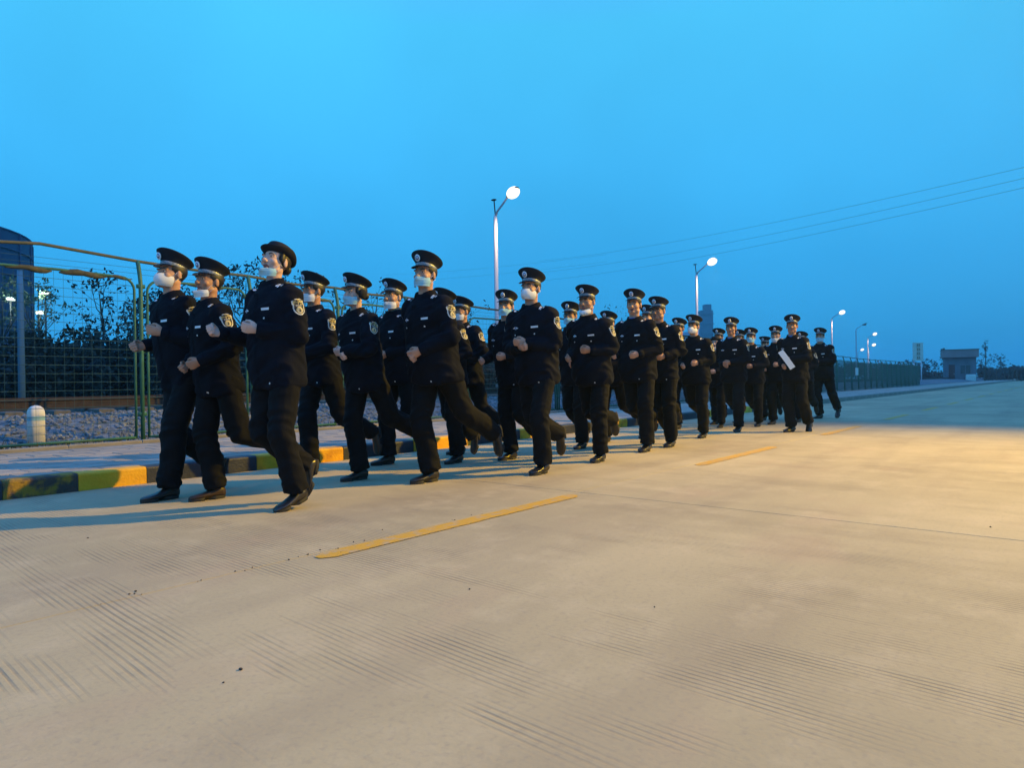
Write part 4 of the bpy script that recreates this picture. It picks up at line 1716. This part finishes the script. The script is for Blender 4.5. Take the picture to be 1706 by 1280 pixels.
    g.loft([ring(.790, .168 * f2, .130 * f2, .0), ring(.800, .180 * f2, .142 * f2, .0), ring(.83, .188 * f2, .150 * f2, .0), ring(.92, .190 * f2, .150 * f2, .004 + lean_belly),
            ring(1.02, .188 * f2, .148 * f2, .008 + lean_belly), ring(1.13, .192 * f2, .148, .010), ring(1.24, .200, .146, .010), ring(1.33, .203, .138, .006),
            ring(1.40, .195, .118, .0), ring(1.445, .145, .098, -.004), ring(1.475, .092, .082, -.004), ring(1.500, .070, .074, -.002)])
    arms = {}
    dirs = {}
    for side, key in ((-1, 'L'), (1, 'R')):
        ext, abd, inw, pit = (p_ + q_ for p_, q_ in zip(sp.get('arm' + key, (16, 16, 34, -8)), ja[side > 0]))
        for _ in range(14):                # bring the forearm forward until the hand is clear of the chest
            e_, b_, i_, p_ = R(ext), R(abd - 4), R(inw), R(pit)
            hx = SH[0] + math.sin(b_) * UP_ARM - math.sin(i_) * math.cos(p_) * (FOREARM + .06)
            hy_ = -math.sin(e_) * math.cos(b_) * UP_ARM + math.cos(i_) * math.cos(p_) * (FOREARM + .06)
            if hx > .235 or hy_ > .215: break
            ext -= 4
        ext, abd, inw, pit = R(ext), R(abd - 4), R(inw), R(pit)
        Sx = np.array([side * SH[0], SH[1], SH[2]])
        ud = np.array([side * math.sin(abd), -math.sin(ext) * math.cos(abd), -math.cos(ext) * math.cos(abd)])
        Ex = Sx + ud * UP_ARM
        fd = np.array([-side * math.sin(inw) * math.cos(pit), math.cos(inw) * math.cos(pit), math.sin(pit)])
        Wx = Ex + fd * FOREARM
        S_, E_, W_ = (xf(p[None], Mt)[0] for p in (Sx, Ex, Wx))
        arms[side] = (S_, E_, W_)
        fdw = (W_ - E_) / np.linalg.norm(W_ - E_)
        dirs[side] = fdw
        g.capsule(S_ + np.array([0, 0, -.012]), S_ * .55 + E_ * .45, .080, .072, k=14)
        g.capsule(S_ * .55 + E_ * .45, E_, .072, .064, k=14)
        g.capsule(E_, E_ * .45 + W_ * .55, .064, .056, k=14)
        g.tube([E_ * .45 + W_ * .55, W_ - fdw * .012, W_ + fdw * .006], [.056, .047, .043], 14)
        g.ell(W_ - fdw * .055, (.054, .054, .05), nu=12, nv=7)
    V, Fs, Nn = remesh(g, vox, 3)
    V = fold(V, Nn, .0115, idx + 1.1, [(arms[s_][1], .12) for s_ in (-1, 1)] + [((arms[s_][0] + np.array([-s_ * .02, 0, -.12])), .09) for s_ in (-1, 1)] +
             [(xf(np.array([[s_ * .12, .08, .9]]), Mt)[0], .12) for s_ in (-1, 1)], 1.0)
    jk = link('jacket', mesh_np('jacket', V, Fs, M_UNI), root)
    bvh = BVHTree.FromPolygons([tuple(v) for v in V], Fs)

    # collar: stand and two pointed leaves
    cg = G()
    n = 26
    rows = []
    openc = sp.get('open', 0)
    for h, rr, ff in ((1.452, .088, 0), (1.475, .0800, .002), (1.505, .0735, .006), (1.519, .0750, .008), (1.515, .0815, .012), (1.490, .0930, .020), (1.462, .1060, .030)):
        row = []
        for i in range(n):
            t = i / (n - 1)
            gap = R(20 + openc) + (R(10) if rr > .085 else 0)
            a = PI / 2 + gap + (2 * PI - 2 * gap) * t
            frontness = max(0, math.sin(a)) ** 2
            row.append((rr * math.cos(a), rr * .93 * math.sin(a) + .002 + .03 * frontness * (1.53 - h) * 6 * .4, h - .022 * frontness - (.012 if rr > .085 else 0) * frontness))
        rows.append(row)
    cg.loft([xf(np.array(r), Mt) for r in rows], caps=False, closed=False)
    cg.build('collar', M_UNI, jk)
    if sp.get('shirt', False):
        sg = G()
        sg.tube([xf(np.array([[0, .004, 1.45]]), Mt)[0], xf(np.array([[0, .004, 1.505]]), Mt)[0]], [.066, .064], 18)
        sg.build('shirt_collar', M_MASKW if sp['shirt'] == 'white' else M_BLUEE, root)

    fwd = Mt.to_3x3() @ Vector((0, -1, 0))
    upv = Mt.to_3x3() @ Vector((0, 0, 1))
    def chest(layers, x, z, name, mats, d=fwd, y=.24):
        gg = lay(bvh, layers, Mt @ Vector((x, y, z)), d, upv)
        if gg: return gg.build(name, mats, jk, smooth=False)
    # lay(): looking along -forward, u runs to the wearer's left
    if sp.get('marks', True):
        chest(NAMEBAR, -.098, 1.312, 'name_badge', M_SILVER)
        chest(WINGS, .098, 1.312, 'chest_badge', [M_SILVER, M_BLUEE])
        if near:
            chest(FLAP, -.098, 1.268, 'pocket_flap', M_UNI)
            chest(FLAP, .098, 1.268, 'pocket_flap', M_UNI)
        chest(STUD, -.098, 1.252, 'stud', M_SILVER)
        if near:
            chest(STUD, .098, 1.252, 'stud', M_SILVER)
            for z in (1.40, 1.18, 1.07, .96):
                chest(BUTTON_DARK, 0.0, z, 'button', M_VISOR)
            # fly front: a raised placket strip
            pl = [(grid_shape(lambda u, v: 0, .042, .60, 3, 30), .0045)]
            chest(pl, .012, 1.12, 'placket', M_UNI)
            # waistband stud on the hem
            gg = lay(bvh, STUD, Mt @ Vector((-.10, .26, .83)), fwd, upv)
            if gg: gg.build('stud', M_SILVER, jk, smooth=False)
    for side in (-1, 1):
        S_, E_, W_ = arms[side]
        ud = Vector((E_ - S_) / np.linalg.norm(E_ - S_))
        q = Vector(S_) + ud * .100
        out = Vector((side, .10, .0))
        out = (Mt.to_3x3() @ out)
        out = (out - ud * out.dot(ud)).normalized()
        gg = lay(bvh, PATCH, q + out * .16, -out, -ud)
        if gg: gg.build('arm_patch', [M_PWHITE, M_GOLD, M_PDARK], jk, smooth=False)
        # shoulder mark across the top of the shoulder
        dn = Mt.to_3x3() @ Vector((-side * .12, -.55, -1))
        gg = lay(bvh, MARK, Mt @ Vector((side * .150, .125, 1.62)), dn, Mt.to_3x3() @ Vector((-side, 0, 0)))
        if gg: gg.build('shoulder_mark', [M_UNI, M_SILVER], jk, smooth=False)
        # cuff
        cu = G()
        fdw = dirs[side]
        cu.tube([W_ - fdw * .045, W_ - fdw * .043, W_ + fdw * .008, W_ + fdw * .012], [.046, .0505, .0475, .043], 16)
        cu.build('cuff', M_UNI, jk)

    # ---- body: head, neck, hands, and the trunk and limbs under the clothes, one mesh
    hk = sp.get('head', 'a')
    HV, HF, Hm = HEADS[hk]
    b = G()
    b.add(xf(HV, Mh), HF)
    b.m = list(Hm)
    core = G()
    lo = xf(np.array([[0, 0, .95]]), Mt)[0]
    hi = xf(np.array([[0, 0, 1.36]]), Mt)[0]
    b.tube([pelvis - np.array([0, 0, .05]), lo, hi, xf(np.array([[0, 0, 1.45]]), Mt)[0], xf(np.array([[0, -.004, 1.50]]), Mt)[0]], [.10, .11, .115, .06, .05], 14)
    for side in (-1, 1):
        S_, E_, W_ = arms[side]
        fdw = dirs[side]
        b.tube([S_ * .8 + hi * .2, S_, E_, W_ - fdw * .03], [.045, .045, .036, .027], 10)
        h, k_, a_ = hips[side]
        b.tube([h, k_, a_], [.06, .045, .032], 10)
        # hand frame: Y = forearm direction, Z = up-ish, X = palm side
        Yv = Vector(fdw)
        bend = sp.get('hand', 0)
        Zv = Vector((0, 0, 1)) if abs(Yv.z) < .85 else Vector((0, 1, 0)) * (-1 if Yv.z > 0 else 1)
        Zv = (Zv - Yv * Zv.dot(Yv)).normalized()
        Xv = Yv.cross(Zv).normalized()
        roll = R(sp.get('hroll', 25)) * (1 if side < 0 else -1)
        Rm = Matrix((Xv, Yv, Zv)).transposed().to_4x4()
        FV, FF = FISTS[1 if sp.get('loose') else 0]
        FV = np.array(FV)
        if side > 0:
            FV = FV * np.array([-1, 1, 1])
            FF = [tuple(reversed(f)) for f in FF]
        M = T(W_ - fdw * .004) @ Rm @ ry(-roll) @ Matrix.Scale(.90, 4)
        b.add(xf(FV, M), FF)
    skin = sp.get('skin', idx % 3)
    body = b.build('body', [M_SKINS[skin], M_LIP], root)

    # ---- face
    for side in (-1, 1):
        link('eye', EYE, root, Mh @ T((side * .031, .0805, .1765)) @ rz(-side * .18))
        link('eyebrow', BROW, root, Mh @ T((side * .032, .0905, .1945)) @ (Matrix.Scale(-1, 4, (1, 0, 0)) if side < 0 else Matrix.Identity(4)))
    link('hair', HAIR_F if sp.get('hairf') else HAIR, root, Mh)
    if sp.get('glasses'): link('glasses', GLASSES, root, Mh)

    # ---- headgear
    tilt = rx(R(sp.get('captilt', 9)))
    Mc = Mh @ T((0, 0, .213)) @ tilt @ Matrix.Diagonal((.89, .89, .93, 1)) @ T((0, 0, -.21))
    if sp.get('hat', 'cap') == 'cap':
        cap = link('cap', CAP[0], root, Mc)
        for nm, me in zip(('cap_band', 'piping', 'visor', 'cap_badge'), CAP[1:]):
            link(nm, me, cap)
    else:
        hat = link('hat', BOWLER[0], root, Mc)
        link('hat_brim', BOWLER[1], hat)
        link('hat_ribbon', BOWLER[2], hat)
        link('hat_badge', CAP[4], hat, T((0, -.026, -.006)) @ Matrix.Scale(.8, 4) @ T((0, 0, .055)))
    if sp.get('muffs'):
        for side in (-1, 1):
            mg = G()
            mg.ell((side * .088, -.012, .165), (.024, .042, .046), nu=16, nv=10)
            link('ear_warmer', mg.mesh('ear_warmer', M_MUFF), root, Mh)

    # ---- mask
    mk = sp.get('mask')
    if mk:
        kind, pos = mk
        if pos == 'face': Mm = Mh
        elif pos == 'nose': Mm = Mh @ T((0, .003, .004)) @ Matrix.Diagonal((1, 1, .86, 1))
        elif pos == 'mouth': Mm = Mh @ T((0, .0, -.006)) @ Matrix.Diagonal((1, .97, .80, 1)) @ rx(R(-4))
        else: Mm = Mh @ T((0, .004, .012)) @ Matrix.Diagonal((.94, .84, .60, 1)) @ rx(R(-16))
        mo = link('face_mask', MASKS[kind], root, Mm)
        link('mask_strap', MASKS['strap'], mo, Matrix.Identity(4) if pos in ('face', 'nose') else T((0, .0, .016)))

    # ---- shoes
    for side in (-1, 1):
        h, k_, a_ = hips[side]
        if side == ss:
            M = T(a_) @ rx(-R(heel))
        else:
            pf = sp.get('toe', 22)
            M = T(a_) @ rx(sh_w - R(pf) * (1 if True else 0))
        M = M @ rz(-side * R(5))
        sh = link('shoe', SHOE2 if sp.get('brown') else SHOE, root, M)
        link('sole', SOLE, sh)
    return root, arms, dirs, Mt

# ================================================================== THE OFFICERS
A0 = (16, 16, 34, -8)
S = [
 dict(x=287, top=422, foot=833, stance='L', st=(20, 16), sw=(8, 55), yaw=10, pitch=4, mask=('cup', 'face'), armL=(26, 16, 30, 14), armR=(20, 14, 8, -2), head='a', skin=0, loose=1, captilt=8, open=12,
      label='leftmost officer in peaked cap and bulging white mask, seen almost in profile', roll=0),
 dict(x=350, top=436, foot=836, stance='R', st=(10, 20), sw=(-12, 62), yaw=12, pitch=6, mask=('white', 'chin'), armL=(24, 20, 38, -14), armR=(30, 16, 30, -22), head='o', skin=2, captilt=4, brown=1,
      label='older officer with open mouth and white mask under the chin, second from the left'),
 dict(x=463, top=405, foot=849, stance='L', st=(8, 26), sw=(10, 60), heel=14, yaw=16, pitch=14, mask=('blue', 'chin'), armL=(30, 12, 36, 8), armR=(-2, 20, 10, 4), head='f', skin=3, hat='bowler', hairf=1, lean=2, captilt=8,
      label='woman officer in round brimmed hat looking up, blue mask under her chin'),
 dict(x=522, top=457, foot=790, stance='R', st=(14, 18), sw=(-18, 44), yaw=-2, mask=('white', 'nose'), armL=(26, 16, 50, -6), armR=(10, 12, 40, 10), head='a', skin=2,
      label='officer half hidden behind the woman in the round hat, mask strap on his ear'),
 dict(x=592, top=460, foot=803, stance='R', st=(12, 14), sw=(-22, 40), yaw=-2, mask=('blue', 'nose'), armL=(22, 18, 60, -2), armR=(8, 12, 42, -2), head='f', skin=3, muffs=1, hairf=1,
      label='woman officer in peaked cap with black ear warmers and pale mask'),
 dict(x=655, top=469, foot=776, stance='R', st=(10, 14), sw=(-4, 40), yaw=8, mask=('white', 'mouth'), armL=(18, 14, 40, -10), armR=(12, 12, 36, -6), head='b', skin=0, brown=1,
      label='officer with mask below his nose, between the ear-warmer woman and the tall man'),
 dict(x=709, top=425, foot=807, stance='R', st=(10, 16), sw=(-24, 38), yaw=12, pitch=2, mask=('blue', 'nose'), armL=(20, 18, 56, -14), armR=(16, 12, 44, -16), head='a', skin=0, fat=1.08, open=10, loose=1,
      label='tall broad officer with light blue mask below the nose and black shoes'),
 dict(x=739, top=484, foot=772, stance='L', st=(10, 14), sw=(-10, 50), yaw=0, mask=None, head='a', label='officer almost wholly hidden behind the tall broad man, only his cap top showing'),
 dict(x=769, top=497, foot=758, stance='R', st=(14, 16), sw=(-20, 50), yaw=-4, mask=('white', 'nose'), armL=(26, 18, 46, -12), armR=(10, 12, 40, -8), head='b', skin=2, brown=1,
      label='short officer with raised brown shoe behind the tall broad man'),
 dict(x=843, top=487, foot=768, stance='R', st=(2, 8), sw=(6, 52), yaw=22, mask=('blue', 'nose'), armL=(14, 14, 44, -6), armR=(4, 16, 14, -6), head='a', skin=0, open=10,
      label='officer in light blue mask beneath the nearest lamp pole'),
 dict(x=884, top=452, foot=790, stance='L', st=(14, 22), sw=(-6, 62), yaw=8, mask=('cup', 'face'), armL=(6, 16, 56, 8), armR=(10, 14, 56, -4), head='a', skin=0, loose=1, fat=1.03,
      label='officer in full white mask bringing both hands together before his chest'),
 dict(x=950, top=506, foot=748, stance='L', st=(10, 18), sw=(-6, 62), yaw=14, mask=('blue', 'nose'), armR=(18, 14, 16, -14), armL=(18, 14, 30, -8), head='a', skin=2, glasses=1,
      label='officer in glasses and blue mask just left of the man with mask under his nose'),
 dict(x=977, top=478, foot=770, stance='L', st=(8, 14), sw=(-8, 58), yaw=8, pitch=-5, mask=('cup', 'chin'), armL=(14, 18, 34, 2), armR=(20, 14, 22, -14), head='b', skin=2, fat=1.03,
      label='officer looking down with white mask slipped under his nose, both fists raised'),
 dict(x=1013, top=521, foot=738, stance='R', st=(10, 18), sw=(-10, 60), yaw=4, mask=None, head='a', skin=1,
      label='officer whose cap and shoulder peek out left of the bare-faced man'),
 dict(x=1056, top=485, foot=753, stance='L', st=(6, 12), sw=(-8, 66), yaw=14, pitch=-2, mask=None, armL=(18, 16, 34, -12), armR=(14, 16, 18, -10), head='o', skin=0, fat=1.04, open=14, shirt='blue',
      label='bare-faced officer with lips parted and open collar, centre right of the group'),
 dict(x=1096, top=497, foot=745, stance='L', st=(8, 18), sw=(-2, 60), yaw=2, pitch=-4, mask=None, armL=(14, 18, 40, -6), armR=(20, 14, 34, -10), head='b', skin=2, glasses=1, open=10,
      label='bespectacled officer without mask, face shadowed by his peaked cap'),
 dict(x=1079, top=511, foot=731, stance='R', st=(10, 16), sw=(-10, 58), yaw=2, mask=None, head='a', skin=1,
      label='officer whose face shows between the bare-faced and the bespectacled man'),
 dict(x=1131, top=532, foot=716, stance='R', st=(10, 16), sw=(-10, 58), yaw=0, mask=None, armL=(20, 14, 40, -12), head='a', skin=2,
      label='officer behind the right shoulder of the bespectacled man, ear showing'),
 dict(x=1155, top=527, foot=730, stance='L', st=(8, 14), sw=(-10, 60), yaw=-2, mask=('cup', 'face'), armL=(16, 16, 42, -8), armR=(16, 14, 30, -12), head='a', skin=0,
      label='officer in bright round white mask beneath the second lamp pole'),
 dict(x=1197, top=549, foot=708, stance='R', st=(10, 16), sw=(-10, 58), yaw=4, mask=None, head='a', skin=1,
      label='officer whose cap shows just behind the smiling woman in the round hat'),
 dict(x=1192, top=560, foot=713, stance='L', st=(10, 16), sw=(-10, 58), yaw=8, mask=('white', 'chin'), armL=(16, 14, 36, -2), head='f', skin=3, hat='bowler', hairf=1,
      label='small woman in round hat, white mask under her chin, right of the round-masked man'),
 dict(x=1218, top=531, foot=720, stance='L', st=(8, 18), sw=(-10, 66), yaw=10, mask=None, armL=(10, 18, 56, -2), armR=(18, 14, 40, -12), head='a', skin=2, open=10, shirt='blue', loose=1,
      label='lean tanned officer without mask right of the small woman in the round hat'),
 dict(x=1232, top=551, foot=705, stance='R', st=(10, 16), sw=(-10, 58), yaw=0, mask=None, head='a', skin=1,
      label='officer mostly hidden directly behind the lean tanned man'),
 dict(x=1251, top=548, foot=711, stance='L', st=(12, 18), sw=(-14, 60), yaw=6, mask=('blue', 'face'), armL=(18, 16, 44, -2), armR=(14, 14, 24, 22), head='a', skin=2,
      label='officer in light blue mask right of the lean tanned man'),
 dict(x=1274, top=561, foot=701, stance='R', st=(10, 16), sw=(-10, 58), yaw=0, pitch=-12, mask=None, head='a', skin=1,
      label='officer with head bowed, only cap visible left of the man with sagging white mask'),
 dict(x=1292, top=545, foot=708, stance='R', st=(8, 14), sw=(-8, 50), yaw=10, mask=('white', 'mouth'), armL=(18, 14, 36, -8), armR=(16, 14, 24, -10), head='b', skin=0,
      label='officer with sagging white mask left of the man carrying papers'),
 dict(x=1320, top=527, foot=721, stance='R', st=(10, 14), sw=(-6, 38), yaw=22, pitch=2, mask=None, armL=(8, 20, 58, 4), armR=(20, 14, 30, -14), head='a', skin=2, open=10, shirt='blue', turn=-10, paper=1,
      label='unmasked officer at the outer edge carrying a folded white sheet of paper'),
 dict(x=1335, top=554, foot=704, stance='R', st=(10, 16), sw=(-10, 58), yaw=0, mask=None, head='a', skin=1,
      label='officer showing only cap and ear behind the neck of the man with papers'),
 dict(x=1366, top=548, foot=698, stance='R', st=(4, 8), sw=(-24, 14), yaw=14, mask=('blue', 'nose'), armL=(4, 22, 60, 2), armR=(20, 14, 44, -6), head='a', skin=0, turn=-14, toe=10,
      label='last officer at the right end of the group, one leg stretched back'),
]
for sp in S:
    root, arms, dirs, Mt = person(sp)
    if sp.get('paper'):
        Mw = root.matrix_basis
        W_ = Mw @ Vector(arms[-1][2] + dirs[-1] * .08)
        g = G()
        rows = []
        for i in range(7):
            t = i / 6 - .5
            rows.append([(t * .31, y * .8, .012 * math.cos(t * 3) + .004 * k) for k, y in enumerate((-.05, -.015, .02, .05))])
        g.loft(rows, caps=False, closed=False)
        g.loft([[(x, y + .002, z - .004) for x, y, z in r] for r in rows][::-1], caps=False, closed=False)
        pa = g.build('paper_sheet', M_PAPER)
        tag(pa, 'folded white sheet of paper held in the left hand of the outer officer', 'paper')
        ri = Vector((1, 0, 0))
        ax = Vector((.52, -.10, -.80)).normalized()
        nrm = Vector((-.2, -1, 0)).normalized()
        nrm = (nrm - ax * nrm.dot(ax)).normalized()
        bt = nrm.cross(ax)
        pa.matrix_world = T(W_ + Vector((0, -.055, 0))) @ Matrix((ax, bt, nrm)).transposed().to_4x4()
